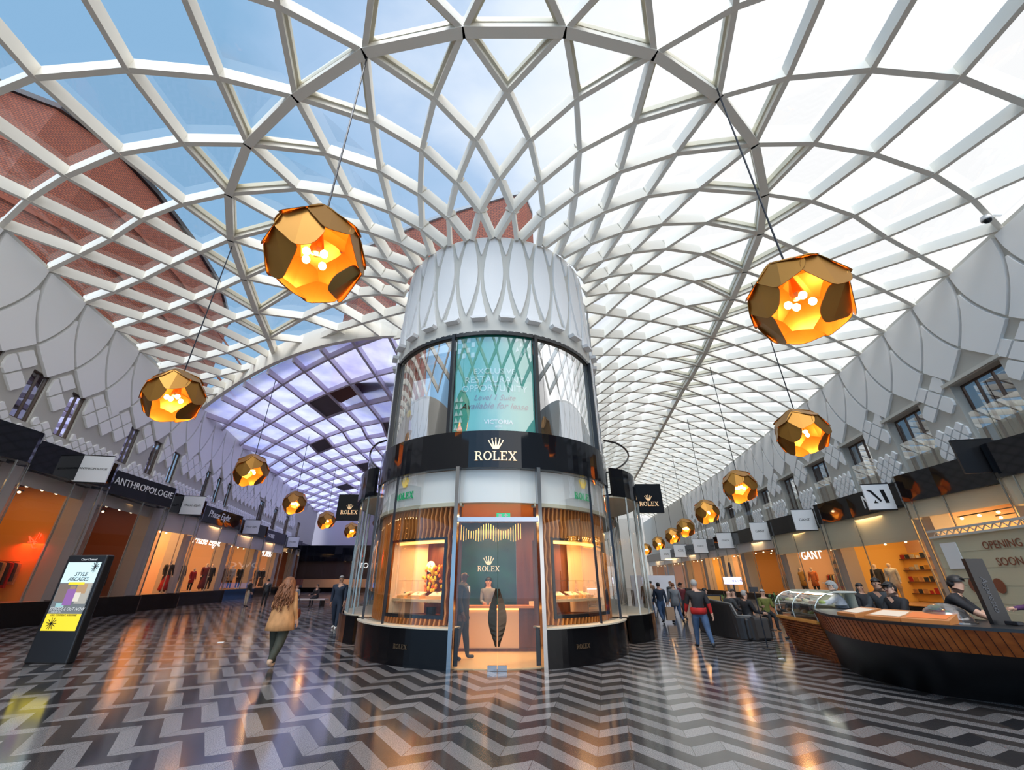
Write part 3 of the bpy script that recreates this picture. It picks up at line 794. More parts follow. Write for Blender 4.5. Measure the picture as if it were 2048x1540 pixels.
# door
dz=2.86; yd_=A.y-3.62
d1=thing('door_1','pair of glass doors with leaf shaped bronze handles at the round shop entrance','door',(0,0,0)); d1['kind']='structure'
xc=(cyl(-12.4,0,3.6).x+cyl(18.1,0,3.6).x)/2; hw=(cyl(18.1,0,3.6).x-cyl(-12.4,0,3.6).x)/2-.06
for sg in (-1,1):
    m=MB(); m.box((xc+sg*hw/2,yd_+.02,dz/2+.02),(hw-.01,.015,dz-.04)); lf=m.build('door_leaf',SHOPG,d1); lfs=lf
    m=MB(); pts=[]
    n=12
    prof=[]
    for i in range(n+1):
        t=i/n; z=lerp(.42,1.47,t); w=.045+.15*math.sin(math.pi*min(1,max(0,t*.98+.01)))**1.3*(1-.15*(t-.5))
        prof.append((w,z))
    vs=[];fs=[]
    for w,z in prof:
        x0=xc+sg*.012; x1=xc+sg*w
        vs+=[(x0,yd_-.1,z),(x1,yd_-.05,z),(x1,yd_-.02,z),(x0,yd_-.04,z)]
    for i in range(n):
        for k in range(4): fs.append((4*i+k,4*i+(k+1)%4,4*i+4+(k+1)%4,4*i+4+k))
    fs+=[(0,1,2,3),(4*n+3,4*n+2,4*n+1,4*n)]
    m.add(vs,fs); m.build('handle',mat('bronze_handle',(.10,.07,.05),.3,.9),lfs)
    m=MB(); m.box((xc+sg*.1,yd_,.05),(.19,.06,.09)); m.build('floor_hinge',CHROME,d1)
m=MB(); m.box((xc,yd_+.02,dz+.04),(2*hw+.1,.08,.10)); S(m.build('trim_2',CHROME))
# trays with watches
def tray(x,y,z,rz,lab):
    t=thing('watch_tray',lab,'display tray',(x,y,z),rz,'watch trays in the round shop windows')
    m=MB(); m.box((0,0,.03),(.42,.3,.06)); m.build('base',mat('tan_leather',(.75,.40,.14),.4),t)
    m=MB(); m.box((0,.02,.10),(.34,.22,.02),M=Matrix.Rotation(R_(18),4,'X')); m.build('pad',mat('cream_pad',(.95,.78,.45),.5),t)
    m=MB(); m.lathe([(.03,0),(.035,.01),(.03,.02)],(0,0,.12),10); m.build('watch',CHROME,t)
for i,t in enumerate((-46,-36,-25,32,42,52)):
    p=cyl(t,1.241,2.98); tray(p.x,p.y,p.z,R_(t),['leftmost pale watch tray in the left window of the round shop','middle pale watch tray in the left window of the round shop','pale watch tray nearest the doors in the left window of the round shop','pale watch tray nearest the doors in the right window of the round shop','middle pale watch tray in the right window of the round shop','rightmost pale watch tray in the right window of the round shop'][i])
for i,(t0,t1) in enumerate(((-48,-20),(28,58))):
    m=MB()
    for tt in (t0,(t0+t1)/2,t1):
        for r in (3.12,2.82): m.beam(cyl(tt,1.24,r),cyl(tt,1.62,r),.008,.008,up=Vector((1,0,0)))
    for a,b in ((t0,(t0+t1)/2),((t0+t1)/2,t1)):
        for r in (3.12,2.82): m.beam(cyl(a,1.62,r),cyl(b,1.62,r),.008,.008)
    g=tag(m.build('display_case',mat('brass_edge',(.6,.45,.3),.3,1)),'thin brass edged glass case over the trays in the %s window of the round shop'%('left','right')[i],'display case')
m=MB(); m.lathe([(.001,0),(.13,0),(.13,.03),(.001,.03)],(0,0,0),24); ck=m.build('wall_clock',mat('white_clock',(.9,.9,.88),.4),loc=cyl(-38,1.95,2.52)); ck.rotation_euler=(R_(90),0,R_(-30)); tag(ck,'round white clock in the left window of the round shop','clock')
m=MB(); m.beam((0,.0,.035),(0,.06,.035),.008,.004); m.beam((0,0,.035),(.05,0,.035),.008,.004); m.build('hand',BLACKM,ck)
sc=MB(); sc.box((A.x+1.2,A.y-1.0,1.07),(.4,.3,.09)); 
o=tag(sc.build('display_box',mat('cream_pad')),'small cream display box on the dark end of the round shop counter','display box')
fl=thing('flower_arrangement','yellow and orange flowers standing behind the guard in the round shop','flowers',(A.x-1.45,A.y-2.2,0))
m=MB(); m.lathe([(.12,0),(.14,.05),(.1,.5),(.13,1.05),(.001,1.05)]); m.build('vase',BLACKM,fl)
m=MB(); rr=random.Random(3)
for i in range(70): m.ell((rr.gauss(0,.12),rr.gauss(0,.12),1.15+rr.random()*.8),(.035,.035,.045),6,4,mi=i%2)
m.build('blossom',[mat('yellow_petal',(.85,.6,.03),.6),mat('orange_petal',(.8,.2,.02),.6)],fl)

# ---------------------------------------------------------------- rows of shopfronts
def area(name,loc,size,power,col,parent=None,rot=(0,0,0),size_y=None):
    d=bpy.data.lights.new(name,'AREA'); d.energy=power; d.color=col; d.size=size
    if size_y: d.shape='RECTANGLE'; d.size_y=size_y
    o=bpy.data.objects.new(name,d); COL.objects.link(o); o.location=loc; o.rotation_euler=rot
    if parent: o.parent=parent
    return o
MULL=mat('glass_edge',(.35,.36,.33),.15,.6)
PLASTER=mat('grey_pier',(.42,.38,.36),.6)
def bay(P,y0,y1,zf0,zf1,zp,inner,name_lab,bulk=None,back=3.6,light=(1,.62,.3),pw=120,floor_c=None,dirn=1,tall_pier=False,roomtop=None):
    """P(y,z,off) maps along-wall y, height and distance towards the mall. rounded nose at the y1 end when dirn>0"""
    prof=[]
    L=y1-y0
    prof.append((y0+.02,.25)); prof.append((y0+L*.25,.42)); prof.append((y0+L*.55,.66)); prof.append((y1-.95,.98))
    for k in range(6):
        a=R_(90*k/5); prof.append((y1-.62+.5*math.sin(a)*1.0,.55+.5*math.cos(a)))
    prof.append((y1-.06,.25))
    def path(o): return [tuple(P(y,0,d+o))[:2] for y,d in prof]
    t=thing('shopfront',name_lab,'shopfront',tuple(P((y0+y1)/2,0,0)),0)
    I=Matrix.Translation(-Vector(t.location))
    def A_(o): o.parent=t; o.matrix_parent_inverse=I; return o
    sgn=1 if P(0,0,1).x<P(0,0,0).x else -1
    th=.30
    m=MB(); m.wall(path(0),zf0,zf1,th*(1 if sgn<0 else -1)); A_(m.build('fascia',BLACK))
    m=MB(); m.wall(path(.06),0,zp,th*(1 if sgn<0 else -1)); A_(m.build('plinth',BLACKP))
    m=MB(); m.wall(path(-.03),zp,zf0); A_(m.build('curved_glass',SHOPG,smooth=True))
    for (y,d) in (prof[0],prof[2],prof[3],prof[7],prof[-1]):
        m=MB(); p=P(y,zp,d-.03); q=P(y,zf0,d-.03); m.beam(p,q,.035,.05,up=Vector((1,0,0))); A_(m.build('glass_joint',MULL))
    # room
    zt=roomtop or zf0+.0
    m=MB(); m.add([P(y0,0,-back),P(y1,0,-back),P(y1,zt,-back),P(y0,zt,-back)],[(0,1,2,3)]); A_(m.build('back_wall',inner[0]))
    m=MB(); m.add([P(y1-.1,0,.2),P(y1-.1,0,-back),P(y1-.1,zt,-back),P(y1-.1,zt,.2)],[(0,1,2,3)]); A_(m.build('side_wall',inner[1]))
    m=MB(); m.add([P(y0+.05,0,.2),P(y0+.05,0,-back),P(y0+.05,zt,-back),P(y0+.05,zt,.2)],[(0,1,2,3)]); A_(m.build('side_wall',inner[1]))
    m=MB(); m.add([P(y0,zt,.3),P(y1,zt,.3),P(y1,zt,-back),P(y0,zt,-back)],[(0,1,2,3)]); A_(m.build('shop_ceiling',inner[2]))
    m=MB(); m.add([P(y0,zp-.02,.3),P(y1,zp-.02,.3),P(y1,zp-.02,-back),P(y0,zp-.02,-back)],[(0,1,2,3)]); A_(m.build('display_floor',inner[3]))
    if bulk:
        m=MB(); m.wall([tuple(P(y,0,d-.22))[:2] for y,d in prof],zf0-bulk[1],zf0,.06); A_(m.build('bulkhead',bulk[0]))
    # masonry pier
    c=P(y0-.0,0,-.15); m=MB(); m.box((c.x,c.y,zf0/2),(.9,.75,zf0)); A_(m.build('pier',PLASTER))
    cc=P((y0+y1)/2,zt-.15,-back/2)
    area('shop_light',cc,L*.6,pw*1.0,light,size_y=back*.6)
    for k in range(5):
        for dd in (-.8,-2.2):
            m=MB(); q=P(lerp(y0+.7,y1-.7,k/4),zt-.35-(bulk[1]*.6 if bulk else 0),dd); m.ell(q,(.06,.06,.05),8,5)
            A_(m.build('spot_lamp',mat('spot_glow',(1,.8,.5),.5,emit=(1,.72,.38),es=9)))
    for dd in (-.8,-2.2):
        m=MB()
        q0=P(y0+.5,zt-.28-(bulk[1]*.6 if bulk else 0),dd); q1=P(y1-.5,zt-.28-(bulk[1]*.6 if bulk else 0),dd); m.beam(q0,q1,.04,.04)
        A_(m.build('lamp_track',BLACKM))
    return t,prof
def mk(n,c,r=.6,**k): return mat(n,c,r,**k)
ORANGE=mk('orange_wall',(.78,.34,.07)); AMBER=mk('amber_wall',(.85,.52,.12)); RUST=mk('rust_wall',(.28,.075,.03)); DKROOM=mk('dark_brown_room',(.06,.035,.03))
PEACH=mk('peach_wall',(.78,.52,.35)); TAN=mk('tan_floor',(.35,.22,.13),.3); BLK=mk('black_ceiling',(.02,.018,.018)); MILK=mk('milk_bulkhead',(.70,.66,.66),.4)
CREAMB=mk('cream_bulkhead',(.78,.70,.52),.4)
setA=(RUST,ORANGE,BLK,TAN); setB=(ORANGE,PEACH,BLK,TAN); setC=(DKROOM,RUST,BLK,TAN); setD=(AMBER,PEACH,BLK,TAN); setE=(PEACH,AMBER,PEACH,TAN)
LE=[(5,10.5),(10.5,15.1),(15.1,19.8),(19.8,25.65),(25.65,30.2),(30.2,37.9),(37.9,46),(46,54.4),(54.4,64),(64,74)]
LI=[setC,setA,setA,setC,setB,setB,setD,setB,setC,setC]
LB=[None,None,None,None,(MILK,1.15),(MILK,1.15),(MILK,1.15),(MILK,1.0),None,None]
LLAB=['black banded shopfront at the far left edge with grey pier','dark shopfront with orange lit room behind the advertising totem','dark shopfront with red glow under the first white hanging sign','dark shopfront whose black band carries white capital lettering','lit shopfront with mannequins right of the capital lettered one','lit shopfront with white script lettering on its black band','orange shopfront beyond the script lettered one','narrow lit shopfront in front of which the walking man passes','dark shopfront near the end of the left row','last black shopfront of the left row beside the round tower']
lefts=[]
for i,(a,b) in enumerate(LE):
    t,pf=bay(PL,a,b,5.55,6.7,.85,LI[i],LLAB[i],LB[i],pw=(40,75,45,40,260,300,240,240,90,70)[i],light=(1,.55,.22))
    lefts.append((t,pf))
RE=[(3,9.5),(9.5,14.5),(14.5,19.6),(19.6,27.9),(27.9,35.6),(35.6,44.9),(44.9,50.7),(50.7,57.3),(57.3,66),(66,77),(77,90)]
RI=[setD,setD,setD,setE,setB,setA,setB,setE,setB,setD,setB]
RB=[(CREAMB,.9),(CREAMB,.9),(CREAMB,.7),(CREAMB,1.5),(CREAMB,1.4),(MILK,.8),(MILK,.8),(MILK,.8),(MILK,.8),(MILK,.8),(MILK,.8)]
RLAB=['amber lit shopfront at the right edge outside the frame','amber lit shopfront behind the black totem of the cafe','amber lit shopfront over the cream opening soon hoarding','cream lit shopfront with slanted capital M on its black band','cream shopfront with white clothing lettering over its door','warm shopfront behind the seated cafe guests','warm shopfront above the advertising board','shopfront with pale sign right of the crowd','distant shopfront above the crowd on the right row','second last shopfront of the right row','last shopfront at the far end of the right row']
rights=[]
for i,(a,b) in enumerate(RE):
    t,pf=bay(PR,a,b,4.85,6.05,.5,RI[i],RLAB[i],RB[i],pw=(200,300,300,260,240,230,240,240,240,240,240)[i],light=(1,.66,.30))
    rights.append((t,pf))
# lettering on bands and inside
def onbay(P,tp,y,z,dz_,txt,size,m=WL,shear=0,space=1,ext=.01):
    t,pf=tp
    def dep(yy):
        for i in range(len(pf)-1):
            if pf[i][0]<=yy<=pf[i+1][0]: return lerp(pf[i][1],pf[i+1][1],(yy-pf[i][0])/(pf[i+1][0]-pf[i][0]))
        return pf[3][1]
    me=text_mesh(txt,size,ext,shear,'CENTER',space); sg=1 if P is PL else -1
    bm=bmesh.new(); bm.from_mesh(me); bmesh.ops.triangulate(bm,faces=bm.faces); bm.to_mesh(me); bm.free()
    lo,hi=pf[0][0]+.05,pf[-1][0]-.05
    for v in me.vertices:
        x,yy,zz=v.co; yv=y+sg*x; v.co=P(yv,z+yy,dep(max(lo,min(hi,yv)))+.02+zz+dz_)
    me.materials.clear(); me.materials.append(m); me.name='lettering'
    o=bpy.data.objects.new('lettering',me); COL.objects.link(o)
    I=Matrix.Translation(-Vector(t.location)); o.parent=t; o.matrix_parent_inverse=I; return o
LIT=mat('lit_letters',(1,1,1),.4,emit=(1,1,1),es=1.6)
onbay(PL,lefts[3],22.75,6.2,0,'ANTHROPOLOGIE',.50,space=1.05)
onbay(PL,lefts[5],33.6,6.2,0,'Phase Eight',.72,shear=.3); onbay(PL,lefts[5],33.8,4.35,-.45,'Phase Eight',.85,LIT,shear=.3)
onbay(PL,lefts[7],49.0,6.1,0,'HOBBS',.6); onbay(PL,lefts[7],50,4.3,-.45,'HOBBS',.95,LIT)
onbay(PR,rights[3],22.6,5.45,0,'M',.95)
onbay(PR,rights[4],30.6,4.15,-.45,'GANT',.62,LIT,space=1.1); onbay(PR,rights[4],31.4,3.2,-.45,'GANT',.8,LIT,space=1.1)
# banners projecting square to the wall
SIGNF=mat('pale_sign',(.86,.89,.92),.35)
def banner(P,y,z0,w,h,txt,ts,lab,face=SIGNF,shear=0,tm=BLACKM,off=.5):
    p=P(y,z0,off); q=P(y,z0,off+w); d=(q-p).normalized()
    if P is PR: o0=q; d=-d
    else: o0=p
    c=(P(y,z0+h/2,off+w/2))
    t=thing('hanging_sign',lab,'sign',tuple(c),0,'square signs hanging over the shopfronts')
    ang=math.atan2(d.y,d.x)
    m=MB(); m.box((0,0,0),(w,.08,h),rz=ang); m.build('board',face if face is not SIGNF else SIGNF,t)
    m=MB(); n=Vector((d.y,-d.x,0)); m.box((0,0,-h/2-.03),(w,.1,.06),rz=ang); m.box((0,0,h/2+.02),(w,.1,.04),rz=ang)
    b=P(y,0,0)-Vector((c.x,c.y,0)); e=P(y,0,off)-Vector((c.x,c.y,0)); m.beam((b.x,b.y,h/2-.1),(e.x,e.y,h/2-.1),.05,.05); m.beam((b.x,b.y,-h/2+.1),(e.x,e.y,-h/2+.1),.05,.05); m.build('bracket',BLACKM,t)
    if txt:
        text(txt,ts,frame((n.x*.045*(1 if n.y<0 else -1),n.y*.045*(1 if n.y<0 else -1),0),(d.x,d.y,0)),tm,t,ext=.004,shear=shear)
    return t
banner(PL,17.6,5.5,1.25,1.15,'ANTHROPOLOGIE',.125,'white square hanging sign with black capitals, largest on the left row',off=.55)
banner(PL,27.4,5.5,1.25,1.15,'Phase Eight',.22,'white hanging sign with script, second from the left edge',shear=.3,off=.55)
banner(PL,39.8,5.5,1.3,1.2,'Phase Eight',.2,'pale hanging sign with script, third along the left row',shear=.3)
banner(PL,57.2,5.5,1.4,1.25,'HOBBS',.25,'small pale hanging sign, farthest along the left row',off=.4)
bm=banner(PR,20.1,4.72,1.15,1.2,'',.9,'pale hanging sign with a big black M on the right row',off=.75)
def bigM(par,d,n,s):
    m=MB()
    def qd(ps): 
        vs=[Vector((d.x*a*s+n.x*.05,d.y*a*s+n.y*.05,b*s)) for a,b in ps]; m.add(vs,[tuple(range(len(vs)))])
    qd([(-.36,.30),(-.22,.30),(.06,-.18),(.0,-.26)]); qd([(-.46,.34),(-.3,.34),(-.2,.26),(-.36,.26)])
    qd([(.12,.33),(.30,.33),(.36,-.3),(.2,-.3)]); qd([(-.3,-.3),(-.1,-.3),(-.18,-.24),(-.2,-.14)])
    m.build('lettering',BLACKM,par)
p=PR(20.1,0,0); q=PR(20.1,0,1); dd=-(q-p).normalized(); bigM(bm,dd,Vector((dd.y,-dd.x,0))*(1 if Vector((dd.y,-dd.x,0)).y<0 else -1),1.0)
banner(PR,28.3,4.62,1.3,1.3,'GANT',.24,'pale hanging sign with clothing shop name right of the third large lamp',off=.7)
banner(PR,36.0,4.62,1.35,1.4,'GANT',.26,'pale hanging sign, third along the right row',off=.7)
banner(PR,45.3,4.6,1.5,1.5,'COACH',.2,'pale hanging sign, fourth along the right row',off=.7)
banner(PR,54,4.6,1.6,1.6,'COACH',.2,'pale hanging sign, fifth along the right row',off=.6)
banner(PR,63,4.55,1.8,1.7,'COS',.4,'pale hanging sign with three capitals, sixth along the right row',off=.5)
banner(PR,72,4.5,1.9,1.8,'COS',.4,'pale hanging sign at the far end of the right row',off=.4)
banner(PR,14.2,5.15,1.25,1.15,'',.2,'black hanging sign above the amber shopfront at the right edge',face=BLACKM,off=.5)
# hoarding in the near right bay
ho=thing('hoarding','cream boarded hoarding with brown opening soon lettering behind the cafe counter','hoarding',tuple(PR(16,0,0)))
I=Matrix.Translation(-Vector(ho.location))
m=MB(); 
for k in range(10):
    z=.3+k*.29; m.wall([tuple(PR(y,0,1.25-.008*(k%2)))[:2] for y in (9.5,12,14,16,17.9)],z,z+.291,.04)
o=m.build('board',mat('cream_board',(.62,.56,.38),.5)); o.parent=ho; o.matrix_parent_inverse=I
m=MB(); m.wall([tuple(PR(y,0,1.30))[:2] for y in (9.5,14,17.9)],3.18,3.26,.06); m.wall([tuple(PR(y,0,1.30))[:2] for y in (9.5,14,17.9)],3.42,3.5,.06)
for k in range(23):
    y=9.6+k*.35; m.beam(PR(y,3.26,1.3),PR(y+.175,3.42,1.3),.03,.03); m.beam(PR(y+.175,3.42,1.3),PR(y+.35,3.26,1.3),.03,.03)
o=m.build('lattice_trim',CREAM); o.parent=ho; o.matrix_parent_inverse=I
BRN=mat('brown_letters',(.25,.07,.03),.5)
for txt,z in (('OPENING',2.75),('SOON',2.2)):
    p=PR(14.75,z,1.31); q=PR(14.25,z,1.31); o=text(txt,.37,frame(p,(q.x-p.x,q.y-p.y,0)),BRN,None,ext=.004,space=1.0); o.parent=ho; o.matrix_parent_inverse=I
for y in (15.6,16.7):
    p=PR(y,1.45,1.31); m=MB(); m.lathe([(.001,0),(.24,0),(.24,.01),(.001,.01)],(0,0,0),20); q=PR(y-.5,1.45,1.31)
    F=frame(p,(q.x-p.x,q.y-p.y,0)); m.v=[tuple(F@Vector(v)) for v in m.v]; o=m.build('round_badge',BRN); o.parent=ho; o.matrix_parent_inverse=I
p=PR(17.1,2.5,1.3); m=MB(); q=PR(16.6,2.5,1.3); F=frame(p,(q.x-p.x,q.y-p.y,0)); m.box((0,0,.01),(.85,.95,.02)); m.v=[tuple(F@Vector(v)) for v in m.v]; o=m.build('notice_sheet',WL); o.parent=ho; o.matrix_parent_inverse=I
m=MB(); F=frame(PR(15.3,3.85,-.2),(PR(14.8,0,0)-PR(15.3,0,0))[:]); m.box((0,0,0),(.4,.2,.03)); m.v=[tuple(F@Vector(v)) for v in m.v]; tag(m.build('exit_sign',mat('exit_green')),'green exit sign in the amber lit room at the right edge','sign')

# wedge building between the arcades: curved glass bays behind the tower
def PWR(y,z,off): 
    x=3.45+.19*(y-13.4); return Vector((x+off,y-off*.19,z))
def PWL(y,z,off):
    x=-3.95-.21*(y-13.4); return Vector((x-off,y-off*.21,z))
for nm,P,labs in (('r',PWR,['curved glass bay with black band just right of the round tower','second curved bay behind the round tower on the right']),('l',PWL,['curved glass bay with black band just left of the round tower','second curved bay behind the round tower on the left'])):
    w=MB(); 
    for y0,y1 in ((14.3,90),): w.add([P(y0,5,0),P(y1,5,0),P(y1,12.6,0),P(y0,12.6,0)],[(0,1,2,3)])
    ww=S(w.build('wall_wedge_'+{'r':'right','l':'left'}[nm],mat('shaded_groove_plaster')))
    pbm=MB(); 
    for r in range(22):
        for q in range(18):
            z=12.2-r*.3; y=15+q*1.0+(r%2)*.5
            if z<5.3: continue
            panel(pbm,[(z+.25,y-.02,y+.02),(z,y-.42,y+.42),(z-.25,y-.02,y+.02)],P,.05,cols=1)
    pbm.build('relief_panel',WHITE,ww)
    for k,(y0,y1) in enumerate(((13.6,18.6),(18.6,25))):
        n=14; prof=[]
        for i in range(n+1):
            t=i/n; prof.append((lerp(y0,y1,t),.15+ ((1.0 if P is PWR else .72) if k==0 else .6)*math.sin(math.pi*t)**.6))
        t=thing('curved_bay',labs[k],'shopfront',tuple(P((y0+y1)/2,0,0))); I=Matrix.Translation(-Vector(t.location))
        def A2(o): o.parent=t; o.matrix_parent_inverse=I; return o
        pa=lambda o_: [tuple(P(y,0,d+o_))[:2] for y,d in prof]
        m=MB(); m.wall(pa(0),4.12,5.06,.1); A2(m.build('fascia',BLACK)); m=MB(); m.wall(pa(.05),0,.7,.1); A2(m.build('plinth',BLACKP))
        m=MB(); m.wall(pa(-.03),.7,4.12); A2(m.build('curved_glass',SHOPG,smooth=True))
        m=MB(); m.prism(pa(-.05)+[tuple(P(y1,0,-.5))[:2],tuple(P(y0,0,-.5))[:2]],4.08,4.13); A2(m.build('soffit',mat('beige_lip')))
        m=MB(); m.prism(pa(0)+[tuple(P(y1,0,-.5))[:2],tuple(P(y0,0,-.5))[:2]],.66,.72); A2(m.build('sill',mat('stone_sill')))
        for (y,d) in prof[1::2]:
            m=MB(); m.beam(P(y,.7,d-.03),P(y,4.12,d-.03),.03,.05,up=Vector((1,0,0))); A2(m.build('glass_joint',MULL))
        m=MB(); m.add([P(y0,0,-.45),P(y1,0,-.45),P(y1,4.1,-.45),P(y0,4.1,-.45)],[(0,1,2,3)]); A2(m.build('back_wall',mat('bay_brown',(.22,.13,.08),.5)))  # plain brown back wall of the bay
        if k==0:
            m=MB(); m.wall(pa(-.1),5.1,6.0); A2(m.build('balustrade_glass',SHOPG)); m=MB(); m.tube([tuple(P(y,6.02,d-.1)) for y,d in prof],.035); A2(m.build('handrail',DARK))
    # far shops of the wedge
    for k in range(6):
        y0=25+k*8; 
        m=MB(); m.wall([tuple(P(y0,0,.1))[:2],tuple(P(y0+6.6,0,.7))[:2],tuple(P(y0+7.3,0,.5))[:2],tuple(P(y0+7.5,0,0))[:2]],4.2,5.1,.08); f=tag(m.build('fascia_band',BLACK),'black band above a distant shop on the %s flank of the wedge building'%{'r':'right','l':'left'}[nm],'shop band','bands on the %s flank of the wedge building'%{'r':'right','l':'left'}[nm])
    m=MB(); m.add([P(25,0,.0),P(90,0,.0),P(90,5,.0),P(25,5,.0)],[(0,1,2,3)]); S(m.build('wall_wedge_base',mat('warm_beige',(.55,.38,.24),.5)))  # plain beige wall below the far bands
# black hanging shop signs on the wedge flanks
for P,y,lab in ((PWR,17.2,'dark hanging sign with gold lettering right of the round tower'),(PWL,19.5,'black hanging sign with gold lettering left of the round tower')):
    w=1.15;c=P(y,4.62,1.15+w/2); t=thing('hanging_sign',lab,'sign',tuple(c)); m=MB(); m.box((0,0,0),(w,.1,1.15)); m.build('board',BLACK,t)
    me=rolex_mesh(.17,ch=1.3); me.transform(frame((0,-.06,-.22),(1,0,0))); me.materials.append(GOLD); o=bpy.data.objects.new('lettering',me); COL.objects.link(o); o.parent=t
    b=P(y,4.62,.9)-c; m=MB(); m.beam((b.x,0,.4),(b.x*.4,0,.4),.05,.05); m.build('bracket',BLACKM,t)
# mall walls left and right below the bands are shopfronts; brick buildings outside the roof
bb=MB(); poly=[(-27.9,11.5),(-27.7,13),(-25.6,14.2),(-24.5,16.3),(-24.4,20),(-24.9,24.3),(-26.2,30),(-29,36),(-60,44),(-60,5),(-40,5)]
ob=thing('brick_building','large curved red brick building seen through the glass roof on the left','building',(-35,30,0)); I=Matrix.Translation((35,-30,0))
def AB(o): o.parent=ob; o.matrix_parent_inverse=I; return o
bb.prism(poly,13,26); AB(bb.build('brick_wall',BRICK))
bb=MB(); pp=[(x+.25*(1 if x>-55 else 0),y-.05) for x,y in poly]; bb.prism(pp,26,26.35); AB(bb.build('coping',DARK))
bb=MB(); 
pth=[(-27.85,12.6),(-25.5,13.9),(-24.3,16.3),(-24.2,20),(-24.7,24.3),(-26.0,30),(-29.8,45)]
bb.wall(pth,13.5,15.8,-.12); AB(bb.build('glazed_band',mat('grey_window',(.20,.23,.25),.15)))
bb=MB()
for i in range(40):
    y=14+i*.9
    x=-24.15 if y<21 else lerp(-24.15,-26.0,(y-21)/9) if y<30 else -26-(y-30)*.25
    bb.box((x+.02,y,14.65),(.12,.08,2.3))
bb.wall(pth,15.8,16.1,.2); bb.wall(pth,13.2,13.5,.2); AB(bb.build('window_bars',mat('stone_trim',(.5,.48,.42),.6)))
bb=MB(); bb.wall(pth,19.0,19.25,.06); bb.wall(pth,22.4,22.6,.06); AB(bb.build('string_course',mat('dark_brick',(.25,.07,.04),.8)))
ob=thing('brick_building','curved brick building with rounded corner behind the top of the white tower','building',(-4,32,0)); I=Matrix.Translation((4,-32,0))
poly=[(-12.5,26.5),(-11,25),(-7.2,23.1),(-3.7,21.6),(.2,20.2),(1.1,20.0),(1.7,20.4),(2.2,21.7),(2.2,23.0),(1.0,21.9),(.2,21.7),(-3.4,23.1),(-6.8,24.6),(-10.4,26.4),(-12,27.8)]
bb=MB(); bb.prism(poly,13.5,26); AB(bb.build('brick_wall',BRICK)); bb=MB(); bb.prism([(x*1.01,y-.12) for x,y in poly],26,26.3); AB(bb.build('coping',mat('grey_coping',(.3,.33,.36),.5)))
bb=MB(); bb.wall([(-7.3,22.95),(-3.7,21.45),(.2,20.05),(1.1,19.85),(1.85,20.3),(2.35,21.7),(2.9,25)],14,19.6,-.1); AB(bb.build('stone_base',mat('pale_stone',(.6,.62,.62),.6)))
# low building beyond the right wall
bb=MB(); bb.prism([(24,14),(40,8),(44,50),(31,52)],6,15.2); tag(bb.build('roof_building',mat('blue_grey_glass',(.25,.42,.55),.3)),'low blue grey building just beyond the right wall top','building')
for nm_,x_,y_,pw_ in (('centre',0,-1.6,90),('left',-2.0,-1.3,60),('right',2.0,-1.3,60)):
    area('shop_light',(A.x+x_,A.y+y_,3.2),1.3,pw_,(1,.6,.28))
for t_ in (-34,44): area('window_light',cyl(t_,2.42,2.95),.5,26,(1,.58,.22))

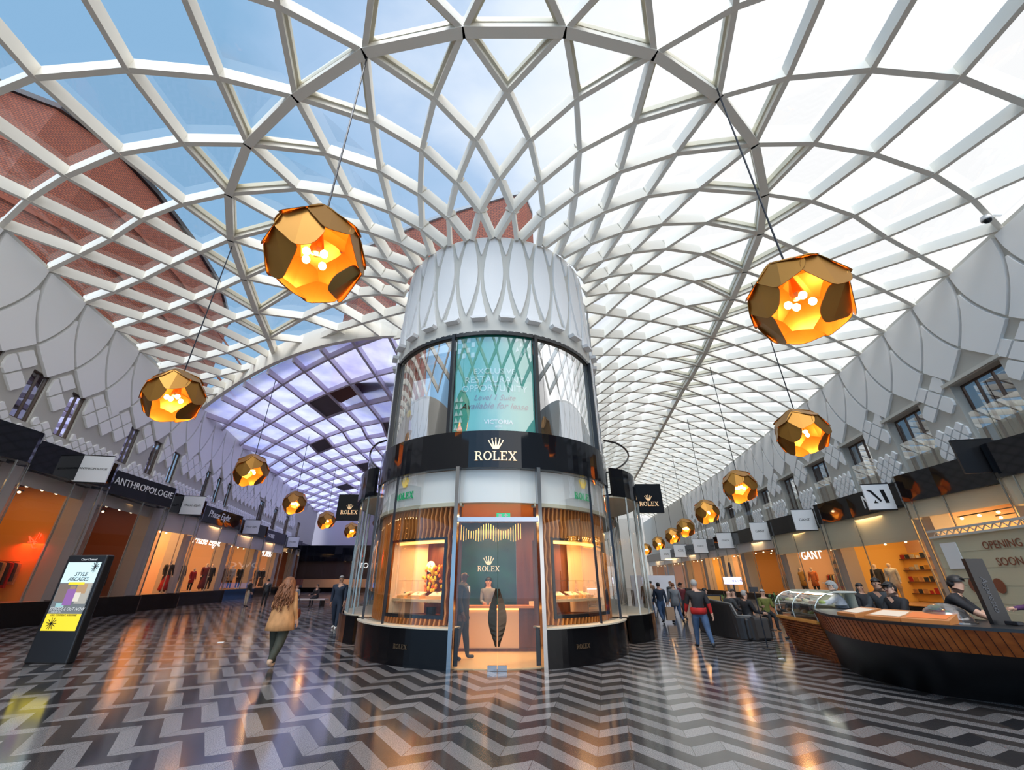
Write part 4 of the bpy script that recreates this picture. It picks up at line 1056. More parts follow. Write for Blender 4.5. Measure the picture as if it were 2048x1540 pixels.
# ---------------------------------------------------------------- pendant lamps
GOLDM=mat('brushed_gold',(.36,.175,.035),.42,.8)
GOLDI=mat('gold_inner',(.85,.42,.07),.35,.7)
BULB=mat('bulb_glow',(1,.85,.6),.3,emit=(1,.72,.36),es=26)
def shade_mesh(r,seed=1,n=22):
    """faceted shade: rounded petal panels laid over a ball, open at the bottom"""
    g=math.pi*(3-5**.5); cs=[]
    for i in range(n):
        z=1-2*(i+.5)/n; q=math.sqrt(1-z*z); cs.append(Vector((q*math.cos(g*i+.4),q*math.sin(g*i+.4),z)))
    drop=min(range(n),key=lambda i:(cs[i]-Vector((0,-.94,-.32))).length)
    mb=MB()
    for i,c in enumerate(cs):
        if c.z<-.80 or i==drop: continue
        nb=sorted(cs,key=lambda d:(d-c).length)[1:7]
        t=Vector((0,0,1)) if abs(c.z)<.9 else Vector((1,0,0)); x=c.cross(t).normalized(); y=x.cross(c)
        if y.z<0: y=-y
        # polygon of the spherical voronoi cell
        pts=[]
        for k in range(32):
            a=2*math.pi*k/32; d=(x*math.cos(a)+y*math.sin(a)); best=9
            for q in nb:
                m_=(q-c); h=m_.length/2; mu=m_.normalized(); dd=d.dot(mu)
                if dd>1e-3: best=min(best,h/dd*1.09)
            pts.append(min(best,.62)*.99)
        pts=[(pts[k-1]+pts[k]*2+pts[(k+1)%32])/4 for k in range(32)]
        tilt=.07 if c.z<.0 else .02
        vs=[];
        def pos(d,ra,off=0):
            p=c*(1.0+off)+d*ra
            fold=abs(d.dot(x))*ra
            return (p*(1.0-fold*.06)+c*( -d.dot(y)*ra*(.13 if c.z<.1 else .05)))*r*.985
        n2=32
        ctr=[pos(Vector((0,0,0)),0)]
        rings=[ctr]
        mid=[];out=[];outb=[]
        for k in range(n2):
            a=2*math.pi*k/n2; d=(x*math.cos(a)+y*math.sin(a)); mid.append(pos(d,pts[k]*.5)); out.append(pos(d,pts[k])); outb.append(pos(d,pts[k])-c*.014*r)
        midb=[m_-c*.014*r for m_ in mid]
        vs=ctr+mid+out+[ctr[0]-c*.014*r]+midb+outb; o=1+2*n2
        fs=[];mi=[]
        for k in range(n2):
            k2=(k+1)%n2
            mb_f=[(0,1+k,1+k2),(1+k,1+n2+k,1+n2+k2,1+k2),(1+n2+k,o+1+n2+k,o+1+n2+k2,1+n2+k2)]
            fs+=mb_f
        fi=[]
        for k in range(n2):
            k2=(k+1)%n2; fi+=[(o,o+1+k2,o+1+k),(o+1+k,o+1+k2,o+1+n2+k2,o+1+n2+k)]
        base=len(mb.v); mb.v+=[tuple(v) for v in vs]; mb.f+=[tuple(q+base for q in f) for f in fs+fi]; mb.m+=[0]*len(fs)+[1]*len(fi)
    me=bpy.data.meshes.new('lamp_shade'); me.from_pydata(mb.v,[],mb.f); me.materials.append(GOLDM); me.materials.append(GOLDI); me.polygons.foreach_set('material_index',mb.m); me.update()
    return me
SHADE=shade_mesh(.86)
def pendant(x,y,z,ztop,label,rot,pw):
    t=thing('pendant_lamp',label,'pendant lamp',(x,y,z),rot,'faceted gold pendant lamps over the arcade')
    o=bpy.data.objects.new('lamp_shade',SHADE); COL.objects.link(o); o.parent=t
    m=MB(); m.tube([(0,0,.8),(0,0,ztop-z)],.022,6); m.lathe([(.02,0),(.07,.02),(.07,.10),(.02,.14)],(0,0,.82),8); m.build('cable',DARK,t)
    m=MB(); m.lathe([(.02,.7),(.05,.5),(.12,.2),(.14,.08),(.10,-.02),(.02,-.05)],(0,0,0),10)
    st=m.build('lamp_holder',mat('copper_holder',(.5,.25,.12),.3,1),t)
    for k in range(4):
        a=k*math.pi/2+.5; m=MB(); c=(.22*math.cos(a),.22*math.sin(a),-.14+.05*(k%2)); m.ell(c,(.075,.075,.085),10,7); m.build('bulb',BULB,st,smooth=True)
    d=bpy.data.lights.new('bulb_light','POINT'); d.energy=pw; d.color=(1,.55,.2); d.shadow_soft_size=.12
    l=bpy.data.objects.new('bulb_light',d); COL.objects.link(l); l.parent=t; l.location=(0,0,-.12)
    return t
LP=[(-3.71,6.15,7.5,'largest gold pendant lamp, hanging upper left of the white tower'),
(-11.54,13.07,7.5,'second gold pendant lamp on the left, in front of the white relief wall'),
(-14.87,23.86,7.5,'gold pendant lamp against the lilac roof, third on the left'),
(-17.48,35.11,7.5,'fourth gold pendant lamp down the left arcade'),
(-19.18,46.26,7.5,'fifth gold pendant lamp down the left arcade'),
(-19.78,56.17,7.5,'farthest gold pendant lamp on the left, beside the round tower'),
(6.23,6.92,7.0,'large gold pendant lamp at the upper right under the white sky'),
(11.98,15.5,7.0,'second gold pendant lamp on the right, in front of the wall windows'),
(13.92,24.05,6.6,'third gold pendant lamp from the near end on the right'),
(16.46,33.95,6.6,'fourth gold pendant lamp down the right arcade'),
(19.31,45.1,6.6,'fifth gold pendant lamp down the right arcade'),
(21.2,53.74,6.6,'sixth gold pendant lamp down the right arcade'),
(23.45,65.3,6.6,'seventh gold pendant lamp down the right arcade'),
(25.9,78.6,6.6,'tiniest and farthest gold pendant lamp down the right arcade')]
for i,(x,y,z,lab) in enumerate(LP):
    zt=14.5 if (x>0 or i<2) else (13.3 if i>2 else 14.3)
    pendant(x,y,z,zt,lab,math.atan2(-x,y)+[.2,-.15,.1,-.2,.15,0,-.1,.2,-.1,.15,-.2,.1,.05,-.1][i],28)

# ---------------------------------------------------------------- people
def skinned(name,verts,edges,parent=None,mats=None,lab=None,sub=1):
    me=bpy.data.meshes.new(name); me.from_pydata([v[0] for v in verts],edges,[])
    o=bpy.data.objects.new(name,me); COL.objects.link(o)
    sk=o.modifiers.new('skin','SKIN'); sk.use_smooth_shade=True
    if not me.skin_vertices: 
        pass
    dat=me.skin_vertices[0].data if me.skin_vertices else None
    for i,v in enumerate(verts):
        r=v[1]; dat[i].radius=(r,r) if not isinstance(r,tuple) else r
        dat[i].use_root=(i==0)
    ss=o.modifiers.new('s','SUBSURF'); ss.levels=sub; ss.render_levels=sub
    bpy.context.view_layer.update()
    dg=bpy.context.evaluated_depsgraph_get(); m2=bpy.data.meshes.new_from_object(o.evaluated_get(dg)); bpy.data.objects.remove(o); bpy.data.meshes.remove(me)
    return m2
def rotx(v,a): return Vector((v.x,v.y*math.cos(a)-v.z*math.sin(a),v.y*math.sin(a)+v.z*math.cos(a)))
def body_mesh(h=1.75,legs=((0,0),(0,0)),arms=((5,10,6),(5,10,6)),lean=0,head=(0,0),seat=False,bulk=1.0,fingers=True,clasp=False,female=False,legw=1.0):
    V=[];E=[];Lb=[]
    k=h/1.75
    def add(p,r,lab,par=None):
        V.append([Vector(p),r]); Lb.append(lab); i=len(V)-1
        if par is not None: E.append((par,i))
        return i
    L=R_(lean)
    def up(x,y,z):   # torso point leaned about the pelvis
        v=rotx(Vector((x,y,z-.95)),-L) ; v=Vector((v.x,v.y,v.z)); 
        return Vector((v.x,-abs(v.y)*(1 if lean>0 else 0)+ (v.y if lean<=0 else 0),v.z+.95)) if False else Vector((x, y-math.sin(L)*(z-.95), .95+math.cos(L)*(z-.95)))
    b=bulk
    pel=add((0,0,.95),.135*b,'hip')
    wai=add(up(0,0,1.08),.12*b*(.92 if female else 1),'top',pel)
    che=add(up(0,.0,1.26),.145*b*(.93 if female else 1),'top',wai)
    uch=add(up(0,0,1.40),.12*b,'top',che)
    nec=add(up(0,-.005,1.49),.052,'skin',uch)
    hy,hz=head
    j=add(up(0,-.02,1.565),.066,'skin',nec)
    m=add(up(0,-.02,1.64),.083,'skin',j)
    t=add(up(0,-.005,1.70),.062,'skin',m)
    for sg,(sw,bend,out) in ((1,arms[0]),(-1,arms[1])):
        sh=up(sg*(.175 if female else .195)*b,0,1.405); i0=add(sh,.062*b,'top',uch)
        a=R_(sw); o=R_(out)
        d=Vector((sg*math.sin(o),-math.sin(a)*math.cos(o),-math.cos(a)*math.cos(o)))
        el=sh+d*.28; i1=add(sh+d*.14,.056*b,'top',i0); i1=add(el,.046*b,'top',i1)
        a2=a+R_(bend); FL_='fore'; inn=.35 if clasp else .0
        d2=Vector((sg*math.sin(o)*.6-sg*inn*(1),-math.sin(a2),-math.cos(a2))).normalized()
        wr=el+d2*.25; i2=add(el+d2*.13,.041*b,'fore',i1); i2=add(wr,.031,'fore',i2)
        pm=wr+d2*.07; i3=add(pm,.032,'hand',i2)
        if fingers:
            side=Vector((sg,0,0)).cross(d2); side=d2.cross(side).normalized() if False else d2.cross(Vector((1,0,0))).normalized()
            curl=Vector((-sg,0,0))
            for q,(f,ln) in enumerate(((-.030,.062),(-.010,.072),(.010,.068),(.029,.052))):
                p1=pm+side*f+d2*.035; g1=add(p1,.0095,'hand',i3); p2=p1+d2*ln*.55+curl*.008; g2=add(p2,.0085,'hand',g1); p3=p2+d2*ln*.45+curl*.022; add(p3,.007,'hand',g2)
            p1=wr+d2*.03-side*.035; g1=add(p1,.0115,'hand',i2); p2=p1+d2*.035-side*.018+curl*.01; add(p2,.009,'hand',g1)
    feet=[]
    for sg,(sw,kb) in ((1,legs[0]),(-1,legs[1])):
        hp=Vector((sg*.095*b,0,.90)); i0=add(hp,.098*b,'leg',pel); a=R_(sw)
        d=Vector((sg*.02,-math.sin(a),-math.cos(a))); kn=hp+d*.42; i1=add(hp+d*.2,.085*b,'leg',i0); i1=add(kn,.060*b,'leg',i1)
        a2=a-R_(kb); d2=Vector((0,-math.sin(a2),-math.cos(a2))); i2=add(kn+d2*.16,.055*b,'leg',i1); an=kn+d2*.39; i3=add(an,.040,'leg',i2)
        hd=an+d2*.05; i4=add(hd,.038,'shoe',i3)
        fa=a2*.6; toe=hd+Vector((sg*.03,-math.cos(fa)*.15,math.sin(fa)*-.0-.005-math.sin(-fa)*.08 if False else -.005+math.sin(fa)*.10)); i5=add(toe,.034,'shoe',i4)
        feet.append(min(hd.z-.038,toe.z-.034))
    dz=-min(feet)
    if seat: dz=-min(feet)
    for v,lb in zip(V,Lb):
        f=1.0 if v[1]<.02 else {'top':1.24,'fore':1.2,'hip':1.22,'leg':1.24*legw,'skin':1.13,'hand':1.0,'shoe':1.15}[lb]
        v[0]=(v[0]+Vector((0,0,dz)))*k; v[1]=v[1]*k*f
    me=skinned('body',V,E)
    segs=[(V[a][0],V[b_][0],Lb[b_]) for a,b_ in E]
    hdp=V[m][0].copy(); top=V[t][0].copy()
    return me,segs,(hdp,top,V[che][0].copy(),V[pel][0].copy(),V[nec][0].copy()),k
def paint(me,segs,order,mats):
    for m in mats: me.materials.append(m)
    def dist(p,a,b_):
        d=b_-a; L=d.length_squared
        t=0 if L==0 else max(0,min(1,(p-a).dot(d)/L)); return (a+d*t-p).length
    for f in me.polygons:
        c=f.center; best=min(segs,key=lambda s_:dist(c,s_[0],s_[1])-.0)
        f.material_index=order[best[2]]
def clothm(name,c,r=.8): return mat(name,c,r,noise=(tuple(q*.7 for q in c),(9,9,5)))
SKIN=mat('skin_light',(.62,.36,.25),.5); SKIND=mat('skin_dark',(.10,.045,.028),.5); SKINT=mat('skin_tan',(.45,.24,.15),.5)
def person(label,loc,rz,top,leg,hair=None,skin=SKIN,shoe=None,h=1.75,hairstyle='short',jacket_len=.0,fore=None,face=True,cat='person',nm='person',group=None,**kw):
    t=thing(nm,label,cat,loc,rz,group)
    me,segs,(hd,tp,che,pel,nec),k=body_mesh(h=h,**kw)
    order={'skin':0,'hand':0,'top':1,'fore':4 if fore else 1,'hip':1 if jacket_len else 2,'leg':2,'shoe':3}
    shoe=shoe or mat('black_shoe',(.02,.02,.022),.4)
    # hip segments belong to the trousers unless a long jacket
    paint(me,segs,order,[skin,top,leg,shoe]+([fore] if fore else []))
    o=bpy.data.objects.new('body',me); COL.objects.link(o); o.parent=t
    c=hd+Vector((0,.012,.03))*k; bd=o
    if hair:
        m=MB()
        if hairstyle=='short':
            m.ell(c,(.093*k,.108*k,.105*k),14,10,f=lambda v: v.z>.25 or (v.y>.05 and v.z>-.55) or (abs(v.x)>.8 and v.z>-.1 and v.y>-.2))
        elif hairstyle=='bun':
            m.ell(c,(.096*k,.11*k,.108*k),14,10,f=lambda v: v.z>.25 or (v.y>.05 and v.z>-.7)); m.ell(c+Vector((0,.12,.03))*k,(.045,.045,.045))
        elif hairstyle=='long':
            m.ell(c,(.10*k,.115*k,.11*k),14,10,f=lambda v: v.z>.3 or (v.y>-.1))
            rings=[]
            for i in range(7):
                z=c.z-.03-.055*i*k; w=(.10+.012*i)*k
                rings.append([Vector((w*math.cos(a),c.y+.03+(.07*math.sin(a) if math.sin(a)>0 else .03*math.sin(a)),z)) for a in [2*math.pi*q/12 for q in range(12)]])
            m.loft(rings)
        elif hairstyle=='cap':
            m.ell(c,(.10*k,.118*k,.11*k),14,10,f=lambda v: v.z>.1); m.box(c+Vector((0,-.12,.045))*k,(.14,.10,.015))
            m.ell(c+Vector((0,.06,-.03))*k,(.088,.07,.08),10,8)
        elif hairstyle=='hood':
            m.ell(c+Vector((0,.05,-.14))*k,(.12,.10,.07),12,8); m.ell(c,(.093*k,.108*k,.105*k),14,10,f=lambda v: v.z>.25 or (v.y>.05 and v.z>-.4))
        m.build('hair' if hairstyle!='cap' else 'cap',hair,t,smooth=True)
    if face:
        for sg in (-1,1):
            m=MB(); m.ell(hd+Vector((sg*.032,-.078,.012))*k,(.012,.008,.008),8,6); m.build('eye',mat('eye_dark',(.02,.015,.012),.3),o)
        m=MB(); q=hd+Vector((0,-.09,-.012))*k; m.loft([[q+Vector(v)*k for v in ((-.008,.012,.03),(.008,.012,.03),(.008,.004,.03),(-.008,.004,.03))],[q+Vector(v)*k for v in ((-.016,.012,-.02),(.016,.012,-.02),(.010,-.022,-.015),(-.010,-.022,-.015))]]); m.build('nose',skin,o,smooth=True)
        m=MB(); m.ell(hd+Vector((0,-.078,-.045))*k,(.024,.01,.006),8,6); m.build('mouth',mat('lip',(.35,.10,.09),.5),o)
        for sg in (-1,1):
            m=MB(); m.ell(hd+Vector((sg*.086,.0,.0))*k,(.010,.02,.03),8,6); m.build('ear',skin,o)
    return t,(hd,tp,che,pel,nec),k
def coat(t,k,rings,m_,name='coat',open_back=False):
    m=MB(); m.loft([[Vector((cx+rx*math.cos(a),cy+ry*math.sin(a),z))*k for a in [2*math.pi*q/20 for q in range(20)]] for z,rx,ry,cx,cy in rings],cap=False)
    o=m.build(name,m_,t,smooth=True); s=o.modifiers.new('s','SOLIDIFY'); s.thickness=.012; return o
W1=((18,4),(-16,22)); W2=((-16,24),(20,4)); ST=((2,0),(-2,0))
CAMEL=clothm('camel_cloth',(.60,.30,.12)); BLKC=clothm('black_cloth',(.018,.018,.022)); NAVY=clothm('navy_cloth',(.018,.03,.055)); JEAN=clothm('denim',(.05,.10,.20)); GREYC=clothm('grey_cloth',(.22,.23,.24)); REDC=clothm('red_cloth',(.45,.012,.01)); BEIGC=clothm('beige_cloth',(.42,.36,.28)); CHAR=clothm('charcoal_cloth',(.05,.055,.06)); OLIVE=clothm('olive_black_cloth',(.035,.04,.028)); WHITEC=clothm('off_white_cloth',(.55,.54,.50)); BRNH=mat('brown_hair',(.13,.045,.018),.6,noise=((.28,.11,.045),(40,40,10))); BLKH=mat('black_hair',(.012,.01,.01),.5); GRYH=mat('grey_hair',(.26,.25,.24),.7,noise=((.40,.39,.37),(60,60,20)))
# woman in camel coat
t,(hd,tp,che,pel,nec),k=person('person with long curly brown hair in camel coat walking away on the left',(-4.72,10.0,0),math.pi,CAMEL,OLIVE,hair=None,h=1.72,legs=((14,3),(-14,30)),arms=((14,70,20),(-6,28,16)),jacket_len=1,face=False,female=True,legw=1.3,shoe=mat('tan_shoe',(.5,.33,.22),.5))
coat(t,k,[(.70,.30,.235,0,.02),(.85,.28,.22,0,.015),(1.05,.245,.195,0,.01),(1.20,.225,.18,0,0),(1.34,.225,.17,0,0),(1.42,.20,.135,0,0),(1.48,.11,.09,0,0)],CAMEL)
m=MB(); rr=random.Random(5)
rings=[]
for z,rx,ry,cy in ((1.74,.02,.02,.0),(1.72,.07,.08,.0),(1.66,.115,.12,.01),(1.58,.135,.13,.03),(1.48,.165,.13,.06),(1.38,.19,.12,.08),(1.28,.20,.11,.09),(1.19,.17,.09,.10),(1.12,.10,.05,.11)):
    rings.append([Vector(((rx*(1+.12*math.sin(q*2.9+z*31)+.05*rr.random()))*math.cos(2*math.pi*q/28),cy+(ry*(1+.14*math.sin(q*2.3+z*37)))*math.sin(2*math.pi*q/28),z))*k for q in range(28)])
m.loft(rings)
for i in range(60):
    a=rr.random()*2*math.pi; x0=.14*math.cos(a); y0=.03+.11*abs(math.sin(a)); z0=1.62-rr.random()*.3; ph=rr.random()*6
    m.tube([Vector((x0*(1+.06*j)+.016*math.sin(ph+j*1.5),y0+.05*j*.25+.03+.014*math.cos(ph+j*1.5),z0-.048*j))*k for j in range(7)],[.012]*6+[.003],5)
m.build('hair',BRNH,t,smooth=True)
bg_=thing('shoulder_bag','dark red shoulder bag hanging at the right hip of the person in the camel coat','bag',(-4.45,10.1,.98))
m=MB(); m.ell((0,0,0),(.05,.12,.11),10,8); m.build('bag_body',mat('oxblood',(.10,.02,.015),.35),bg_); m=MB(); m.tube([(0,-.1,.06),(-.03,-.06,.25),(-.10,.0,.40),(-.03,.05,.25),(0,.1,.06)],.008,6); m.build('strap',BLACKM,bg_)
# man walking towards us on the left
person('person in dark quilted jacket walking toward the viewer left of the tower',(-6.23,17.44,0),0,NAVY,NAVY,hair=GRYH,skin=SKINT,h=1.80,legs=((16,4),(-12,14)),arms=((12,14,8),(-12,14,8)),jacket_len=1,bulk=1.12,shoe=mat('white_shoe',(.75,.72,.66),.5))
# guard and clerk
t,_,_=person('person in dark suit standing in profile behind the round shop doors',(-.95,10.95,.015),R_(78),mat('suit',(.02,.022,.026),.7),mat('suit'),hair=None,skin=SKIND,h=1.84,legs=((8,0),(-6,0)),arms=((-6,20,6),(0,22,6)),jacket_len=1,bulk=1.12)
m=MB(); m.box((0,-.135,1.36),(.09,.05,.26)); m.build('shirt_front',WL,t)
t,_,_=person('person with dark hair and grey jacket standing behind the round shop counter',(-.40,12.95,.015),0,GREYC,BLKC,hair=BLKH,hairstyle='long',h=1.68,arms=((8,75,4),(8,75,4)),clasp=True,female=True)
# crowd on the right
person('person with white hair in black and red jacket striding away on the right',(5.35,12.65,0),R_(172),clothm('black_jacket',(.02,.02,.024)),JEAN,hair=GRYH,h=1.68,legs=((20,3),(-20,20)),arms=((16,14,12),(-14,14,14)),bulk=1.1,face=False,fore=REDC)
o=[q for q in bpy.data.objects if q.name.startswith('person')][-1] if False else None
def last_person(): return [q for q in COL.objects if q.type=='EMPTY' and q.name.split('.')[0]=='person'][-1]
t=last_person(); k=1.68/1.75
coat(t,k,[(.84,.215,.175,0,0),(.92,.22,.185,0,0),(1.0,.215,.18,0,0)],REDC,'jacket_hem')
for sg,sw in ((1,16),(-1,-14)):
    pass
person('person in pale patterned jacket and jeans facing the viewer in the crowd',(7.15,22.3,0),0,WHITEC,JEAN,hair=BRNH,skin=SKIN,h=1.52,hairstyle='bun',legs=W1,arms=((8,60,10),(6,12,8)),jacket_len=1)
person('person in long dark coat seen from behind at the left of the crowd',(6.78,19.74,0),math.pi,NAVY,JEAN,hair=BLKH,h=1.56,legs=W2,arms=((6,20,10),(-4,20,10)),jacket_len=1,bulk=1.12,face=False)
t,_,k=person('person in long grey coat seen from behind with a cross body strap',(7.41,19.74,0),math.pi,GREYC,JEAN,hair=BRNH,h=1.54,legs=W1,arms=((6,20,10),(-4,20,10)),jacket_len=1,bulk=1.1,face=False)
coat(t,k,[(.72,.21,.17,0,0),(.9,.20,.165,0,0),(1.1,.185,.15,0,0),(1.3,.19,.145,0,0),(1.43,.15,.11,0,0)],GREYC)
person('person in dark red top walking toward the viewer beside the grey coat',(8.35,21.3,0),R_(10),clothm('maroon_cloth',(.14,.012,.02)),BLKC,hair=BLKH,skin=SKINT,h=1.55,hairstyle='cap',legs=W2,arms=((8,10,6),(-8,10,6)))
person('person in black jacket among the crowd by the white screen',(8.0,25.5,0),math.pi,BLKC,BLKC,hair=BLKH,h=1.6,legs=W1,jacket_len=1,face=False)
person('person with dark hair partly hidden behind the grey coat in the crowd',(8.9,24.0,0),0,CHAR,JEAN,hair=BRNH,h=1.6,legs=W2,jacket_len=1)
person('small distant person in brown jacket near the white screen',(9.6,29.3,0),math.pi,clothm('brown_cloth',(.16,.09,.05)),BLKC,hair=BLKH,h=1.6,legs=W1,jacket_len=1,face=False)
m=MB(); m.box((0,0,.35),(.34,.16,.5)); m.build('paper_bag',mat('kraft_paper',(.48,.30,.18),.7),None,loc=(7.1,19.7,0)); tag(bpy.data.objects['paper_bag'],'brown paper shopping bag held low between the dark coat and the grey coat','bag')
# left pair
person('person in beige trousers and black top standing by the left shop windows',(-17.3,31.0,0),R_(150),BLKC,BEIGC,hair=BRNH,h=1.70,arms=((20,70,8),(5,20,6)),jacket_len=0,female=True,face=False)
person('person in dark jacket beside the beige trousers by the left shop windows',(-16.4,31.6,0),R_(200),CHAR,BLKC,hair=BLKH,h=1.68,arms=((20,70,8),(5,20,6)),jacket_len=1,face=False)
# seated bench pair on the left
bn=thing('bench','long pale topped bench in front of the left shops','bench',(-13.6,31.5,0),R_(-5))
m=MB(); m.box((0,0,.42),(3.2,.6,.07)); m.build('seat',mat('pale_bench',(.5,.46,.42),.5),bn)
for sg in (-1,1):
    m=MB(); m.box((sg*1.3,0,.2),(.12,.5,.4)); m.build('leg',BLACKM,bn)
SIT=((86,86),(84,86))
person('person in grey top seated at the left end of the bench',(-14.3,31.65,0),R_(20),GREYC,CHAR,hair=BRNH,h=1.65,legs=SIT,arms=((25,60,8),(20,60,8)),seat=True,female=True)
person('person in black seated at the right end of the bench',(-12.9,31.65,0),R_(-15),BLKC,BLKC,hair=BLKH,h=1.70,legs=SIT,arms=((25,60,8),(20,60,8)),seat=True)
# mannequins
MANS=mat('mannequin_shell',(.72,.55,.42),.4)
mo=[]
def mannequin(P,y,off,z,top,leg,lab,rz,h=2.02,skirt=None,grp='shop window mannequins'):
    p=P(y,z,off)
    t,_,k=person(lab,tuple(p),rz,top,leg,hair=None,skin=MANS,h=h,face=False,cat='mannequin',nm='mannequin',group=grp,fingers=False,arms=((4,12,7),(6,24,8)),jacket_len=1,shoe=mat('white_shoe'))
    if skirt: coat(t,k,[(.14,.24,.2,0,0),(.5,.20,.17,0,0),(.85,.165,.14,0,0),(1.0,.135,.115,0,0)],skirt,'skirt')
    elif off>-9: coat(t,k,[(.62,.20,.16,0,0),(.9,.19,.15,0,0),(1.15,.165,.135,0,0),(1.38,.18,.13,0,0)],top,'coat')
mannequin(PL,29.4,.1,.85,BLKC,BLKC,'mannequin in black top and long red skirt in the left window',R_(60),skirt=REDC)
mannequin(PL,31.2,.1,.85,BLKC,BLKC,'mannequin in long black coat beside the red skirt',R_(60))
mannequin(PL,33.2,.1,.85,REDC,BLKC,'mannequin in short red dress at the back of the script shop window',R_(70),h=1.6)
mannequin(PL,35.2,.1,.85,clothm('maroon_cloth',(.14,.012,.02)),BLKC,'mannequin in dark red dress right of the script lettering',R_(60),skirt=clothm('maroon_cloth',(.14,.012,.02)))
mannequin(PL,36.3,.1,.85,BLKC,BLKC,'mannequin in black suit beside the dark red dress',R_(60))
mannequin(PL,39.2,.1,.85,CHAR,BLKC,'mannequin in charcoal coat at the far end of the script shop',R_(60))
mannequin(PL,41.0,.1,.85,WHITEC,BLKC,'mannequin in off white coat in the first window beyond the script shop',R_(60))
mannequin(PL,43.2,.1,.85,BLKC,BLKC,'mannequin in black in the orange window beyond the script shop',R_(60))
mannequin(PL,48.6,.1,.85,CHAR,CHAR,'mannequin in charcoal in the fourth lit window on the left',R_(60))
mannequin(PL,50.6,.1,.85,BLKC,BLKC,'mannequin in black coat farthest along the left windows',R_(60),skirt=BLKC)
mannequin(PR,33.2,-.4,.5,clothm('orange_cloth',(.65,.16,.03)),BLKC,'mannequin in orange top in the right clothing shop window',R_(-60))
mannequin(PR,35.2,-.5,.5,clothm('mustard_cloth',(.5,.25,.04)),BLKC,'mannequin in mustard coat in the right clothing shop window',R_(-60))
mannequin(PR,24.5,-.4,.5,WHITEC,BEIGC,'pale dressed mannequin in the window beside the cream hoarding',R_(-60))
mannequin(PR,26.0,-.5,.5,BLKC,BLKC,'black dressed mannequin in the window beside the cream hoarding',R_(-60))
mannequin(PR,28.6,-.6,.5,GREYC,BLKC,'grey dressed mannequin in the wide cream lit right window',R_(-60))
# clothes rails and shelves inside shops
def rail(P,y,off,z,n,cols,lab,ln=1.8):
    p=P(y,z,off); q=P(y+1,z,off); d=(q-p).normalized(); ang=math.atan2(d.y,d.x)
    t=thing('clothes_rail',lab,'clothes rail',tuple(p),ang,'clothes rails inside the shops')
    m=MB(); m.tube([(-ln/2,0,0),(-ln/2,0,1.5),(ln/2,0,1.5),(ln/2,0,0)],.02,6); m.build('rail_frame',DARK,t)
    for i in range(n):
        x=lerp(-ln/2+.12,ln/2-.12,i/(n-1)); m=MB(); hh=.75+.25*((i*7)%3)/2
        m.loft([[Vector((x+a*w,b*dd,zz)) for a,b in ((-1,-1),(1,-1),(1,1),(-1,1))] for zz,w,dd in ((1.47,.02,.03),(1.42,.03,.2),(1.2,.045,.22),(1.47-hh,.055,.24))]); m.build('garment',cols[i%len(cols)],t)
RC=[BLKC,REDC,CAMEL,WHITEC,NAVY,clothm('mustard_cloth',(.5,.25,.04))]
rail(PL,13.0,-1.2,.85,9,RC,'clothes rail with dark and camel garments behind the advertising totem')
rail(PL,19.0,-1.4,.85,9,[BLKC,REDC,CHAR,CAMEL],'clothes rail under the red glow in the left shop')
rail(PL,24.2,-1.0,.85,9,[BLKC,NAVY,WHITEC,REDC],'clothes rail in the dark shop under the capital lettering')
rail(PL,31.3,-2.2,.85,9,RC,'clothes rail behind the mannequins in the script shop')
rail(PL,44.5,-1.6,.85,8,RC,'clothes rail in the orange shop beyond the script lettering')
rail(PR,29.6,-1.6,.5,9,RC,'clothes rail in the cream lit shop on the right')
rail(PR,34.2,-2.3,.5,9,RC,'clothes rail behind the orange and mustard mannequins')
rail(PR,40.5,-1.6,.5,9,[BLKC,CHAR,CAMEL],'clothes rail in the warm shop beyond the clothing shop')
def shelf(P,y,off,z,w,lab,mm):
    p=P(y,z,off); q=P(y+1,z,off); d=(q-p).normalized(); ang=math.atan2(d.y,d.x)
    t=thing('display_shelving',lab,'shelving',tuple(p),ang,'lit shelving at the back of the shops')
    m=MB(); m.box((0,0,1.3),(w,.05,2.6)); m.build('back_board',mm,t)
    for k in range(4):
        m=MB(); m.box((0,.0,.4+k*.62),(w,.4,.04)); m.build('shelf_board',WOODD,t)
        rr=random.Random(int(y*10)+k)
        for j in range(int(w/.42)):
            m=MB(); hh=.14+.16*rr.random(); m.box((-w/2+.25+j*.42,0,.42+k*.62+hh/2),(.24,.2,hh),rz=rr.random()); m.build('folded_stock',RC[rr.randrange(6)],t)
for i,(P,y,w,lab) in enumerate(((PL,14.6,2.6,'shelving at the back of the shop behind the totem'),(PL,26.0,2.2,'shelving in the dark shop with capital lettering'),(PL,37.6,2.6,'shelving at the back of the script shop'),(PL,49.5,3.2,'shelving at the back of the fourth lit left shop'),(PR,26.2,3.4,'shelving at the back of the wide cream lit shop'),(PR,36.0,2.4,'shelving at the back of the white lettered clothing shop'),(PR,42.6,2.6,'amber shelving behind the seated cafe guests'),(PR,48.2,4.0,'amber shelving above the advertising board'),(PR,56.0,4.5,'distant amber shelving behind the crowd'))):
    shelf(P,y,-3.2,.85 if P is PL else .5,w,lab,AMBER if P is PR else RUST)
ng=MB(); rr=random.Random(9); pth=[]
for i in range(26): pth.append(PL(19.3+.9*rr.random(),2.9+.8*rr.random(),-1.0-.3*rr.random()))
ng.tube(pth,.02,6); tag(ng.build('neon_light',mat('red_neon',(1,.05,.02),.4,emit=(1,.03,.01),es=5)),'red neon squiggle glowing in the shop under the first hanging sign','neon light')
area('neon_glow',PL(19.6,3.1,-1.2),.8,35,(1,.05,.02))
